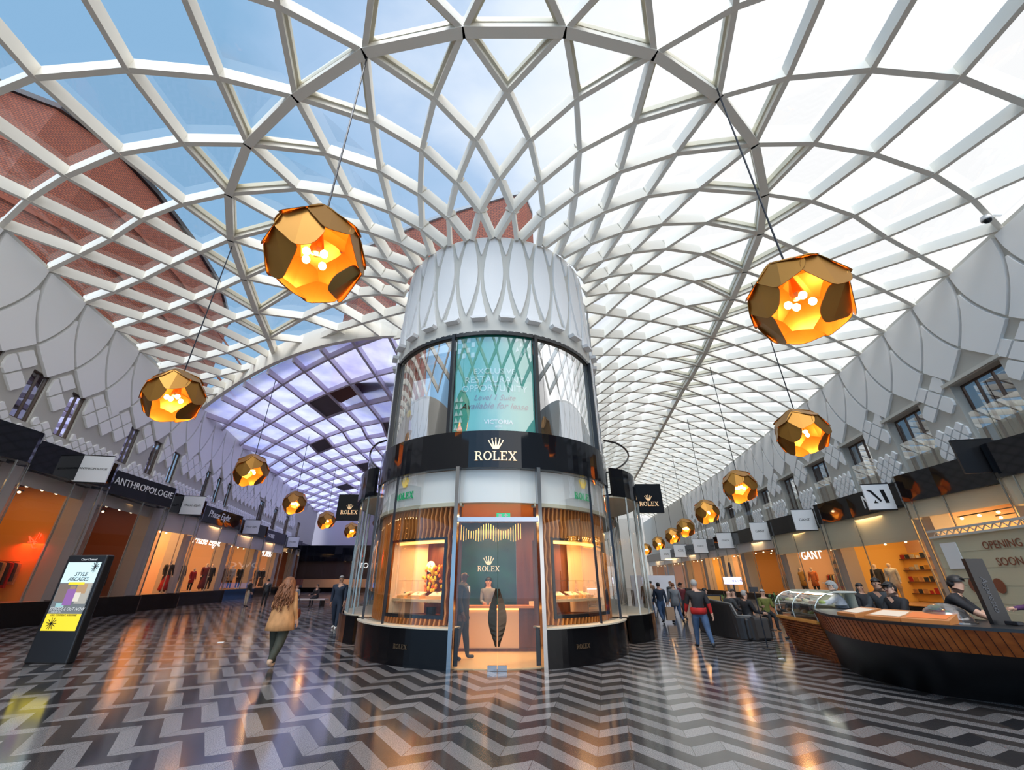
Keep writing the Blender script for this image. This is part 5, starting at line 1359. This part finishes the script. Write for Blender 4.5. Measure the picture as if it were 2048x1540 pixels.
# more hanging lamps in left shops
for j,(y,lab) in enumerate(((8.6,'hanging amber lamp cluster at the far left edge'),(11.9,'hanging amber lamp cluster beside the grey pier on the left'),(27.2,'column of small amber lamps right of the capital lettered band'))):
    t=thing('lamp_cluster',lab,'lamp',tuple(PL(y,0,-.8)),0,'amber lamp clusters in the left windows')
    for q in range(6):
        m=MB(); m.ell((.18*math.sin(q*2.2),.12*math.cos(q*1.7),3.3+.28*q),(.09,.09,.035),10,6); m.build('lamp_disc',mat('amber_glow',(1,.5,.12),.4,emit=(1,.42,.08),es=3.5),t)

# ---------------------------------------------------------------- advertising totem
kt=thing('advertising_totem','tall black advertising screen standing on the floor at the left','advertising totem',(-9.90,10.62,0),R_(-4))
m=MB(); m.box((0,0,1.09),(1.0,.20,2.18)); m.build('housing',BLACKM,kt,bevel=.03)
sc_=MB(); 
def scr(x0,x1,z0,z1,mm,y=-.104,name='screen_panel'):
    m=MB(); m.add([(x0,y,z0),(x1,y,z0),(x1,y,z1),(x0,y,z1)],[(0,1,2,3)]); return m.build(name,mm,kt)
scr(-.42,.42,.62,2.02,mat('screen_base',(.12,.13,.13),.3,emit=(.10,.11,.12),es=.8),name='screen')
scr(-.42,.42,1.58,2.02,mat('screen_sky',(.5,.65,.66),.3,emit=(.42,.56,.58),es=.75),-.106,'screen_image')
scr(-.42,.42,.62,.95,mat('screen_yellow',(.7,.55,.03),.3,emit=(.55,.42,.02),es=.8),-.106,'screen_image')
scr(-.2,.2,1.545,1.595,mat('screen_yellow'),-.108,'screen_image')
for x0,x1,z0,z1,c in ((-.40,-.14,1.20,1.56,(.16,.12,.10)),(.12,.40,1.15,1.58,(.32,.30,.26)),(-.16,.06,1.12,1.45,(.22,.10,.28)),(-.12,.02,1.42,1.52,(.28,.18,.12)),(.02,.2,1.2,1.38,(.55,.5,.42)),(.05,.3,1.36,1.56,(.35,.22,.12)),(-.3,-.1,1.08,1.16,(.25,.42,.42))):
    scr(x0,x1,z0,z1,mat('screen_patch_%d'%int(x0*100+z0*1000),c,.4,emit=c,es=.6),-.107-.0005*random.random(),'screen_image')
def ktext(s,size,x,z,m_,sh=0): text(s,size,frame((x,-.112,z),(1,0,0)),m_,kt,ext=.001,shear=sh)
ktext('STYLE',.115,.02,1.76,BLACKM,.25); ktext('ARCADES',.115,.0,1.66,BLACKM,.25); ktext('EPISODE 6 OUT NOW',.085,.02,1.045,WL,.2); ktext('AVAILABLE ON',.035,-.22,.985,WL)
ktext('LIKE, COMMENT, SUBSCRIBE',.05,0,.925,BLACKM); ktext('Clear Channel',.07,.08,2.08,WL)
m=MB(); rr=random.Random(4)
for cx,cz in ((.3,1.92),(-.22,.76)):
    for i in range(11):
        a=i*math.pi/11*2+rr.random()*.2; m.beam((cx,-.111,cz),(cx+.12*math.cos(a)*(1 if cx<0 else .8),-.111,cz+.12*math.sin(a)),.012,.002,up=Vector((0,-1,0)))
m.build('scribble',BLACKM,kt)
# ---------------------------------------------------------------- cafe counters on the right
kc=thing('cafe_counter','long boat shaped cafe counter with orange timber band and black base at the right','cafe counter',(8.5,8.5,0)); I=Matrix.Translation((-8.5,-8.5,0))
def AK(o): o.parent=kc; o.matrix_parent_inverse=I; return o
def crv(pts,n=8):
    out=[]
    P_=[Vector(p) for p in pts]
    for i in range(len(P_)-1):
        p0=P_[max(i-1,0)];p1=P_[i];p2=P_[i+1];p3=P_[min(i+2,len(P_)-1)]
        for k in range(n):
            t=k/n; out.append(.5*((2*p1)+(-p0+p2)*t+(2*p0-5*p1+4*p2-p3)*t*t+(-p0+3*p1-3*p2+p3)*t**3))
    out.append(P_[-1]); return out
TOPC=crv([(6.95,10.35),(6.25,9.0),(6.02,7.95),(6.12,7.2),(6.45,6.6),(7.1,5.9),(8.2,5.1)])
BOTC=crv([(7.30,10.5),(6.85,9.4),(6.78,8.55),(6.98,7.85),(7.5,7.35),(8.2,6.7),(9.2,6.0)])
n=len(TOPC)
def band(mb,fa,za,fb,zb,mi=0):
    vs=[];
    for i in range(n): vs+=[(fa(i).x,fa(i).y,za),(fb(i).x,fb(i).y,zb)]
    mb.add(vs,[(2*i,2*i+2,2*i+3,2*i+1) for i in range(n-1)],mi)
T_=lambda f: (lambda i: TOPC[i].lerp(BOTC[i],f))
m=MB(); band(m,T_(1),0,T_(.38),.70); band(m,T_(1),0,lambda i:BOTC[i]+Vector((.6,.25)),0); AK(m.build('base',BLACKM,smooth=True))
m=MB(); band(m,T_(.34),.69,T_(.0),1.02)
AK(m.build('timber_band',mat('plank_orange',(.58,.16,.028),.35,noise=((.36,.085,.015),(5,5,.3))),smooth=True))
m=MB()
for i in range(0,n-1):
    for f in (0,):
        a=T_(.335)(i).lerp(T_(.335)(i+1),f); b=T_(-.005)(i).lerp(T_(-.005)(i+1),f); m.beam((a.x-.004,a.y,.69),(b.x-.004,b.y,1.02),.008,.006)
AK(m.build('plank_joint',mat('joint_dark',(.06,.015,.006),.6)))
m=MB(); back=[TOPC[i]+(BOTC[i]-TOPC[i]).normalized()*1.5 for i in range(n)]
m.prism([tuple(p) for p in [TOPC[i]+Vector((-.03,-.02)) for i in range(n)]]+[tuple(p) for p in reversed(back)],1.02,1.06); AK(m.build('worktop',BLACKM))
m=MB(); vs=[]
for i in range(n): p=back[i]; vs+=[(p.x-.05,p.y,.0),(p.x-.05,p.y,1.02)]
m.add(vs,[(2*i,2*i+2,2*i+3,2*i+1) for i in range(n-1)]); AK(m.build('back_panel',WOODD))
# timber menu boxes
def at_top(f,off=.25):
    i=f*(n-1); k=int(i); p=TOPC[k].lerp(TOPC[min(k+1,n-1)],i-k); d=(TOPC[min(k+1,n-1)]-TOPC[k]).normalized(); nn=Vector((-d.y,d.x)); 
    if nn.x<0: nn=-nn
    return p+nn*off,math.atan2(d.y,d.x)
for f,lab,c in ((.27,'timber menu box with cream sheet nearest the pastry case',(.78,.66,.52)),(.425,'middle timber menu box with cream sheet on the cafe counter',(.78,.66,.52)),(.57,'timber menu box with orange and red pictures on the cafe counter',(.75,.18,.03))):
    p,a=at_top(f,.28); t=thing('menu_box',lab,'menu box',(p.x,p.y,1.061),a+math.pi,'timber menu boxes on the cafe counter')
    m=MB(); L_=.56; 
    m.add([(-L_/2,-.22,0),(L_/2,-.22,0),(L_/2,.22,0),(-L_/2,.22,0),(-L_/2,-.22,.14),(L_/2,-.22,.14),(L_/2,.22,.05),(-L_/2,.22,.05)],[(0,3,2,1),(4,5,6,7),(0,1,5,4),(2,3,7,6),(0,4,7,3),(1,2,6,5)]); m.build('box',mat('box_timber',(.52,.19,.05),.45),t)
    m=MB(); m.add([(-.24,-.15,.128),(.24,-.15,.128),(.24,.15,.068),(-.24,.15,.068)],[(0,1,2,3)]); m.build('sheet',mat('sheet_%d'%int(f*100),c,.5),t)
# flip so that the taller edge is away from us is handled by rotation
p,a=at_top(.60,.62)
do=thing('cake_dome','clear plastic dome on the counter in front of the barista','dome',(p.x,p.y,1.061)); m=MB(); m.lathe([(.30,0),(.29,.08),(.24,.17),(.15,.23),(.05,.26),(.001,.262)],n=20); m.build('dome_cover',glass_mat('dome_plastic',(.75,.75,.78),.8,.12,.15),do,smooth=True); m=MB(); m.lathe([(.001,0),(.32,0),(.32,.015),(.001,.015)],n=20); m.build('tray',CHROME,do)
rr=random.Random(2); m=MB()
for i in range(14): m.ell((rr.uniform(-.18,.18),rr.uniform(-.18,.18),.05+.06*rr.random()),(.05,.04,.035),8,5)
m.build('pastry',mat('pastry',(.45,.28,.14),.6),do)
# black totem on the counter
p,a=at_top(.80,.30); bt=thing('menu_totem','leaning black upright menu panel standing on the cafe counter','menu panel',(7.28,6.85,0)); m=MB(); m.box((0,0,1.5),(.27,.06,.88)); m.build('panel',BLACKM,bt); text('Aspretto',.13,frame((0,-.034,1.45),(0,0,-1),(1,0,0)) if False else Matrix.Translation((0,-.034,1.45))@Matrix.Rotation(R_(90),4,'X')@Matrix.Rotation(R_(-90),4,'Z'),mat('dark_grey_letters',(.10,.10,.11),.5),bt,ext=.001,shear=.2)
# till, jars, cups
for x,y,lab,kind in ((7.25,6.65,'small grey card reader on the cafe counter','r'),):
    t=thing('card_reader',lab,'card reader',(x,y,1.061)); m=MB(); m.box((0,0,.03),(.09,.17,.05)); m.build('case',DARK,t,bevel=.01)
bx=thing('sweet_box','open box of colourful packets on the counter beside the barista','box',(6.95,7.35,1.061),.3); m=MB(); m.box((0,0,.05),(.40,.26,.10)); m.build('box',mat('clear_tray',(.5,.5,.5),.3),bx)
for i in range(12):
    m=MB(); m.box((-.15+.1*(i%4),-.08+.08*(i//4),.13),(.08,.06,.05),rz=i); m.build('packet',[REDC,mat('green_pack',(.03,.35,.08),.5),WL,mat('orange_pack',(.7,.2,.02),.5)][i%4],bx)
# pastry display case
pcx=[Vector((7.45,12.6)),Vector((7.12,10.55))]
pc=thing('pastry_case','curved glass pastry display case on slatted timber base at the right','display case',(7.6,11.6,0)); I=Matrix.Translation((-7.6,-11.6,0))
def AP(o): o.parent=pc; o.matrix_parent_inverse=I; return o
def pcp(u,depth,z): p=pcx[0].lerp(pcx[1],u); return Vector((p.x+depth,p.y-.16*depth,z))
m=MB(); 
for k in range(12):
    z0=.10+k*.055; z=z0; ins=.25*(1-z0/.75)
    a=pcp(0,ins,z); b=pcp(1,ins,z); m.beam(a,b,.05,.04)
AP(m.build('slat',WOOD))
m=MB(); m.add([pcp(0,.25,0),pcp(1,.25,0),pcp(1,.03,.78),pcp(0,.03,.78),pcp(0,.95,0),pcp(1,.95,0),pcp(1,.95,.78),pcp(0,.95,.78)],[(0,1,2,3),(4,7,6,5),(0,3,7,4),(1,5,6,2),(3,2,6,7)]); AP(m.build('base',WOOD))
m=MB(); m.beam(pcp(0,-.02,.74),pcp(1,-.02,.74),.06,.06); AP(m.build('timber_rail',mat('light_orange',(.75,.34,.08),.35)))
prof=[(.0,.80),(-.02,.95),(.02,1.10),(.12,1.24),(.28,1.34),(.48,1.38)]
m=MB()
for i in range(5):
    m.add([pcp(0,prof[i][0],prof[i][1]),pcp(1,prof[i][0],prof[i][1]),pcp(1,prof[i+1][0],prof[i+1][1]),pcp(0,prof[i+1][0],prof[i+1][1])],[(0,1,2,3)])
AP(m.build('curved_glass',glass_mat('case_glass',(.9,.92,.9),.7,.10),smooth=True))
for u in (0,.48,1):
    m=MB(); m.tube([pcp(u,a,b) for a,b in prof]+[pcp(u,.95,1.38)],.016,6); AP(m.build('frame_rib',mat('case_frame',(.55,.57,.52),.3,.6)))
m=MB(); m.add([pcp(0,.48,1.38),pcp(1,.48,1.38),pcp(1,.95,1.38),pcp(0,.95,1.38),pcp(0,.48,1.41),pcp(1,.48,1.41),pcp(1,.95,1.41),pcp(0,.95,1.41)],[(0,1,2,3),(4,5,6,7),(0,1,5,4),(2,3,7,6),(0,3,7,4),(1,2,6,5)]); AP(m.build('top_board',mat('case_frame')))
for zz in (.86,1.12):
    m=MB(); m.add([pcp(.02,.08,zz),pcp(.98,.08,zz),pcp(.98,.8,zz),pcp(.02,.8,zz)],[(0,1,2,3)]); AP(m.build('case_shelf',mat('shelf_steel',(.6,.6,.55),.3,.5)))
m=MB(); m.add([pcp(0,.9,.8),pcp(1,.9,.8),pcp(1,.9,1.38),pcp(0,.9,1.38)],[(0,1,2,3)]); AP(m.build('case_back',mat('case_back',(.62,.64,.55),.5)))
m=MB(); m.beam(pcp(.02,.45,1.33),pcp(.98,.45,1.33),.04,.03); AP(m.build('light_strip',mat('case_light',(1,1,.9),.4,emit=(1,1,.85),es=4)))
rr=random.Random(8); kinds=[mat('pastry'),mat('sandwich_green',(.35,.42,.12),.6),mat('cream_cake',(.8,.72,.55),.6),mat('pack_white',(.8,.8,.78),.5)]
PLB=['tray food on the shelf of the pastry case']
for r,zz in enumerate((.88,1.13)):
    for i in range(9):
        p=pcp(.07+i*.105,.25+.1*rr.random(),zz); t_=thing('cake_plate',('pastry plate on the %s shelf of the display case'%('lower','upper')[r]),'food',tuple(p),0,'food on the %s shelf of the pastry case'%('lower','upper')[r])
        m=MB(); m.lathe([(.001,0),(.09,0),(.10,.012),(.001,.012)],n=12); m.build('plate',WL,t_)
        m=MB(); m.ell((0,0,.045),(.075,.07,.04),8,5); m.build('food',kinds[(i+r)%4],t_)
tl=thing('menu_stand','thin dark upright stand beside the end of the pastry case','stand',(7.05,12.75,0)); m=MB(); m.lathe([(.14,0),(.14,.015),(.015,.02),(.015,1.35),(.001,1.35)],n=10); m.build('pole',DARK,tl); m=MB(); m.box((0,0,1.4),(.22,.03,.12)); m.build('plate',DARK,tl)
# cafe staff and customers
person('person in black cap and tee shirt bending over the cafe counter',(7.6,7.9,0),R_(35),BLKC,BLKC,hair=BLKH,hairstyle='cap',h=1.74,lean=20,arms=((40,20,10),(46,16,12)),female=True,face=False,fore=SKIN)
person('person with dark ponytail cap facing left behind the clear dome',(7.75,9.0,0),R_(-80),BLKC,BLKC,hair=BLKH,hairstyle='cap',h=1.60,lean=8,arms=((35,50,8),(30,50,8)),female=True)
person('person in dark top with shaved head working behind the menu boxes',(8.4,10.1,0),R_(-60),CHAR,BLKC,hair=BLKH,hairstyle='short',skin=SKINT,h=1.68,lean=10,arms=((35,40,8),(30,50,8)))
person('person in spotted white blouse reaching over the pastry case',(7.95,10.75,0),R_(-120),clothm('white_blouse',(.62,.62,.68)),BLKC,hair=GRYH,skin=SKIN,h=1.62,lean=10,hairstyle='cap',arms=((60,30,12),(50,40,10)),female=True)
person('person with dark hair standing behind between pastry case and menu boxes',(9.6,12.2,0),R_(0),BLKC,BLKC,hair=BLKH,hairstyle='long',skin=SKINT,h=1.55,female=True)
person('arm and purple sleeve of a person passing a tray at the right edge',(9.9,8.3,0),R_(-90),clothm('purple_cloth',(.09,.03,.10)),BLKC,hair=BLKH,h=1.62,arms=((70,20,10),(65,20,8)))
cm=thing('coffee_machine','grey coffee machine on the rear counter at the right edge','coffee machine',(8.6,6.9,0),.35)
m=MB(); m.box((0,0,.5),(1.6,.6,1.0)); m.build('rear_cabinet',BLACKM,cm); m=MB(); m.add([(-.7,-.25,1.0),(.7,-.25,1.0),(.7,.25,1.0),(-.7,.25,1.0),(-.7,-.05,1.42),(.7,-.05,1.42),(.7,.25,1.42),(-.7,.25,1.42)],[(0,1,5,4),(4,5,6,7),(2,3,7,6),(0,4,7,3),(1,2,6,5),(0,3,2,1)]); m.build('machine_body',mat('brushed_steel',(.25,.26,.28),.3,.9),cm)
# sofa and seated guests
sf=thing('sofa','dark high backed curved sofa seen from behind by the cafe','sofa',(7.55,14.9,0)); I=Matrix.Translation((-7.55,-14.9,0))
def AS(o): o.parent=sf; o.matrix_parent_inverse=I; return o
SOF=mat('dark_leather',(.018,.018,.02),.4)
m=MB(); bc=crv([(7.2,17.2),(6.95,16.2),(6.95,15.2),(7.15,14.5),(7.55,14.2)],5)
hts=[.95+.12*math.cos(i/len(bc)*2.4) if i<len(bc)*.75 else .62 for i in range(len(bc))]
r1=[[Vector((p.x,p.y,0)),Vector((p.x-.02,p.y,h_)),Vector((p.x+.12,p.y+.02,h_)),Vector((p.x+.14,p.y+.02,0))] for p,h_ in zip(bc,hts)]
m.loft(r1); AS(m.build('backrest',SOF,bevel=.03))
m=MB(); m.tube([(p.x+.03,p.y,h_+.02) for p,h_ in zip(bc,hts)],.035,6); AS(m.build('top_roll',mat('grey_piping',(.12,.12,.12),.4),smooth=True))
m=MB(); m.box((7.75,14.35,.3),(.75,.26,.6)); AS(m.build('armrest',SOF,bevel=.07))
m=MB(); m.box((7.7,15.8,.24),(1.1,2.7,.42)); AS(m.build('seat',SOF,bevel=.05))
person('person with grey hair seated on the near end of the dark sofa',(7.9,14.95,0),R_(95),BLKC,CHAR,hair=GRYH,h=1.68,legs=SIT,arms=((25,60,8),(20,60,8)),face=False,bulk=1.1)
person('bald person in dark jacket seated second on the dark sofa',(7.8,15.8,0),R_(100),CHAR,CHAR,hair=None,h=1.70,legs=SIT,arms=((25,60,8),(20,60,8)))
person('person in black seated facing the sofa and holding a white tablet',(9.2,14.6,0),R_(-75),BLKC,MATS['maroon_cloth'],hair=BLKH,skin=SKINT,h=1.66,legs=SIT,arms=((30,70,6),(30,70,6)),female=True)
ch=thing('cafe_chair','dark cafe chair under the person with the tablet','chair',(9.35,14.6,0)); m=MB(); m.box((0,0,.43),(.45,.45,.05)); m.build('seat',SOF,ch)
for a in (-1,1):
    for b in (-1,1):
        m=MB(); m.tube([(a*.19,b*.19,0),(a*.19,b*.19,.42)],.014,6); m.build('leg',DARK,ch)
m=MB(); m.box((.2,0,.72),(.04,.42,.4)); m.build('backrest',SOF,ch)
tb=thing('tablet','white tablet held by the seated person opposite the sofa','tablet',(8.72,14.5,.98),R_(60)); m=MB(); m.box((0,0,0),(.2,.012,.27)); m.build('case',WL,tb)
for j,(x,y,lab,cl,hr,sty) in enumerate(((8.9,17.6,'guest in dark coat seated behind the sofa under the lit lamp',BLKC,BLKH,'short'),(9.8,17.2,'guest with yellow green scarf seated behind the sofa',clothm('lime_cloth',(.15,.16,.03)),GRYH,'bun'),(10.6,16.2,'guest in black seated near the shop windows beyond the sofa',BLKC,BRNH,'long'),(8.6,19.4,'guest in dark top seated left of the illuminated drum lamp',CHAR,BLKH,'long'))):
    person(lab,(x,y,0),R_(-60+j*50),cl,BLKC,hair=hr,h=1.66,hairstyle=sty,legs=SIT,arms=((25,70,6),(25,70,6)))
    s_=thing('stool','dark stool under the %s'%lab.replace('guest','seated guest',1)[:60],'stool',(x,y,0),0); m=MB(); m.lathe([(.001,.40),(.2,.40),(.2,.45),(.001,.45)],n=14); m.build('seat',SOF,s_)
    m=MB(); m.lathe([(.02,.02),(.02,.40)],n=8); m.lathe([(.18,0),(.18,.02),(.001,.02)],n=14); m.build('base',DARK,s_)
dl=thing('drum_lamp','illuminated white drum sign glowing behind the seated guests','lamp',(9.55,18.7,0)); m=MB(); m.lathe([(.001,0),(.34,0),(.34,.26),(.001,.26)],(0,0,1.48),20); m.build('drum',mat('drum_glow',(.8,.8,1),.4,emit=(.75,.75,1),es=2.2),dl); m=MB(); m.tube([(0,0,0),(0,0,1.48)],.03,8); m.tube([(0,0,1.74),(0,0,2.3)],.05,8); m.build('pole',BLACKM,dl)
text('dxlzb',.2,frame((0,-.345,1.61),(1,0,0)),mat('blue_letters',(.12,.12,.45),.5),dl,ext=.002)
# A-board, white screen, small things
ab=thing('notice_board','framed brown advertising board on a yellow plinth beside the crowd','board',(8.55,18.6,0),R_(-8)); m=MB(); m.box((0,0,.04),(.75,.5,.08)); m.build('plinth',mat('yellow_plinth',(.8,.45,.05),.4),ab)
m=MB(); m.box((0,0,.63),(.60,.06,.95)); m.build('frame',DARK,ab); m=MB(); m.box((0,-.035,.63),(.50,.01,.82)); m.build('poster',mat('mustard_poster',(.50,.28,.07),.5),ab)
m=MB(); m.lathe([(.05,0),(.07,0),(.07,.01),(.05,.01)],n=16); m.v=[tuple((v[0]+.1,-.045,v[1]+.4)) for v in m.v]; m.build('ring_logo',BLACKM,ab)
ws=thing('white_screen','plain white boarding standing across the far end of the right arcade','hoarding',(10.2,30.6,0)); m=MB(); m.box((0,0,.95),(3.0,.1,1.9)); m.build('board',mat('white_board',(.72,.74,.80),.5),ws)
for sg in (-1,1):
    m=MB(); m.box((sg*1.45,.1,.5),(.06,.5,1.0)); m.build('prop',DARK,ws)
for i,(x,y,lab) in enumerate(((11.4,31.5,'red flowered planter left of the far shops'),(9.9,20.6,'green plant in pot between board and sofa'),(14.6,24.5,'leafy plant in pot behind the seated guests'))):
    t=thing('potted_plant',lab,'plant',(x,y,0)); m=MB(); m.lathe([(.15,0),(.2,.4),(.18,.4),(.001,.38)],n=12); m.build('pot',BLACKM,t)
    m=MB(); rr=random.Random(i)
    for j in range(60):
        a=rr.random()*6.28; r=.3*rr.random(); z=.45+.55*rr.random(); p=Vector((r*math.cos(a),r*math.sin(a),z)); q=Vector((rr.uniform(-.1,.1),rr.uniform(-.1,.1),.08)); s3=q.cross(Vector((0,0,1))).normalized()*.03
        m.add([p-q,p+s3,p+q,p-s3],[(0,1,2,3)])
    m.build('leaves',mat('leaf_green',(.06,.16,.03),.5) if i else mat('red_leaf',(.5,.02,.02),.5),t)
# security camera at the upper right wall top
sx=thing('security_camera','white dome security camera on a bracket at the top of the right wall','camera',(16.6,10.1,12.75)); m=MB(); m.tube([(.75,.1,.35),(.35,.05,.3),(.05,0,.12)],.05,8); m.lathe([(.001,.18),(.12,.16),(.15,.05),(.15,0),(.001,0)],n=14); m.build('bracket',WHITE,sx,smooth=True); m=MB(); m.ell((0,0,0),(.12,.12,.12),12,8,f=lambda v:v.z<.05); m.build('dome',BLACK,sx,smooth=True)
# two floor drains and litter
lt=MB(); lt.box((0,0,.006),(.12,.05,.01),rz=.4); o=tag(lt.build('paper_scrap',WL,loc=(6.45,11.2,0)),'small white paper scrap on the floor near the pastry case','litter')
lt=MB(); lt.box((0,0,.006),(.16,.09,.01),rz=.2); o=tag(lt.build('paper_scrap',WL,loc=(-8.2,13.9,0)),'small white paper scrap on the floor right of the advertising totem','litter')

# shop closing the far end of the left arcade
es=thing('end_shopfront','black shopfront with white lettering closing the far end of the left arcade','shopfront',(-22,66,0))
m=MB(); m.box((0,0,5.2),(17,.4,2.2)); m.build('fascia',BLACK,es)
m=MB(); m.box((0,.2,2.9),(17,.1,2.4)); m.build('upper_panel',DKROOM,es)
m=MB(); m.box((0,3,2.1),(17,.1,4.2)); m.build('back_wall',mat('peach_wall'),es)
m=MB(); m.box((0,0,.3),(17,.5,.6)); m.build('plinth',BLACKP,es)
m=MB(); m.add([(-8.4,-.05,.6),(8.4,-.05,.6),(8.4,-.05,4.1),(-8.4,-.05,4.1)],[(0,1,2,3)]); m.build('shop_glass',SHOPG,es)
text('TOM WOOD',1.0,frame((3.6,.1,3.5),(1,0,0)),LIT,es,ext=.02);
m=MB(); m.box((4.2,-.1,.85),(4.2,.08,.75)); m.build('light_panel',mat('blue_glow',(.1,.3,.9),.4,emit=(.12,.35,1),es=1.6),es)
area('shop_light',(-22,67.5,4.0),8,160,(1,.62,.35),size_y=2)
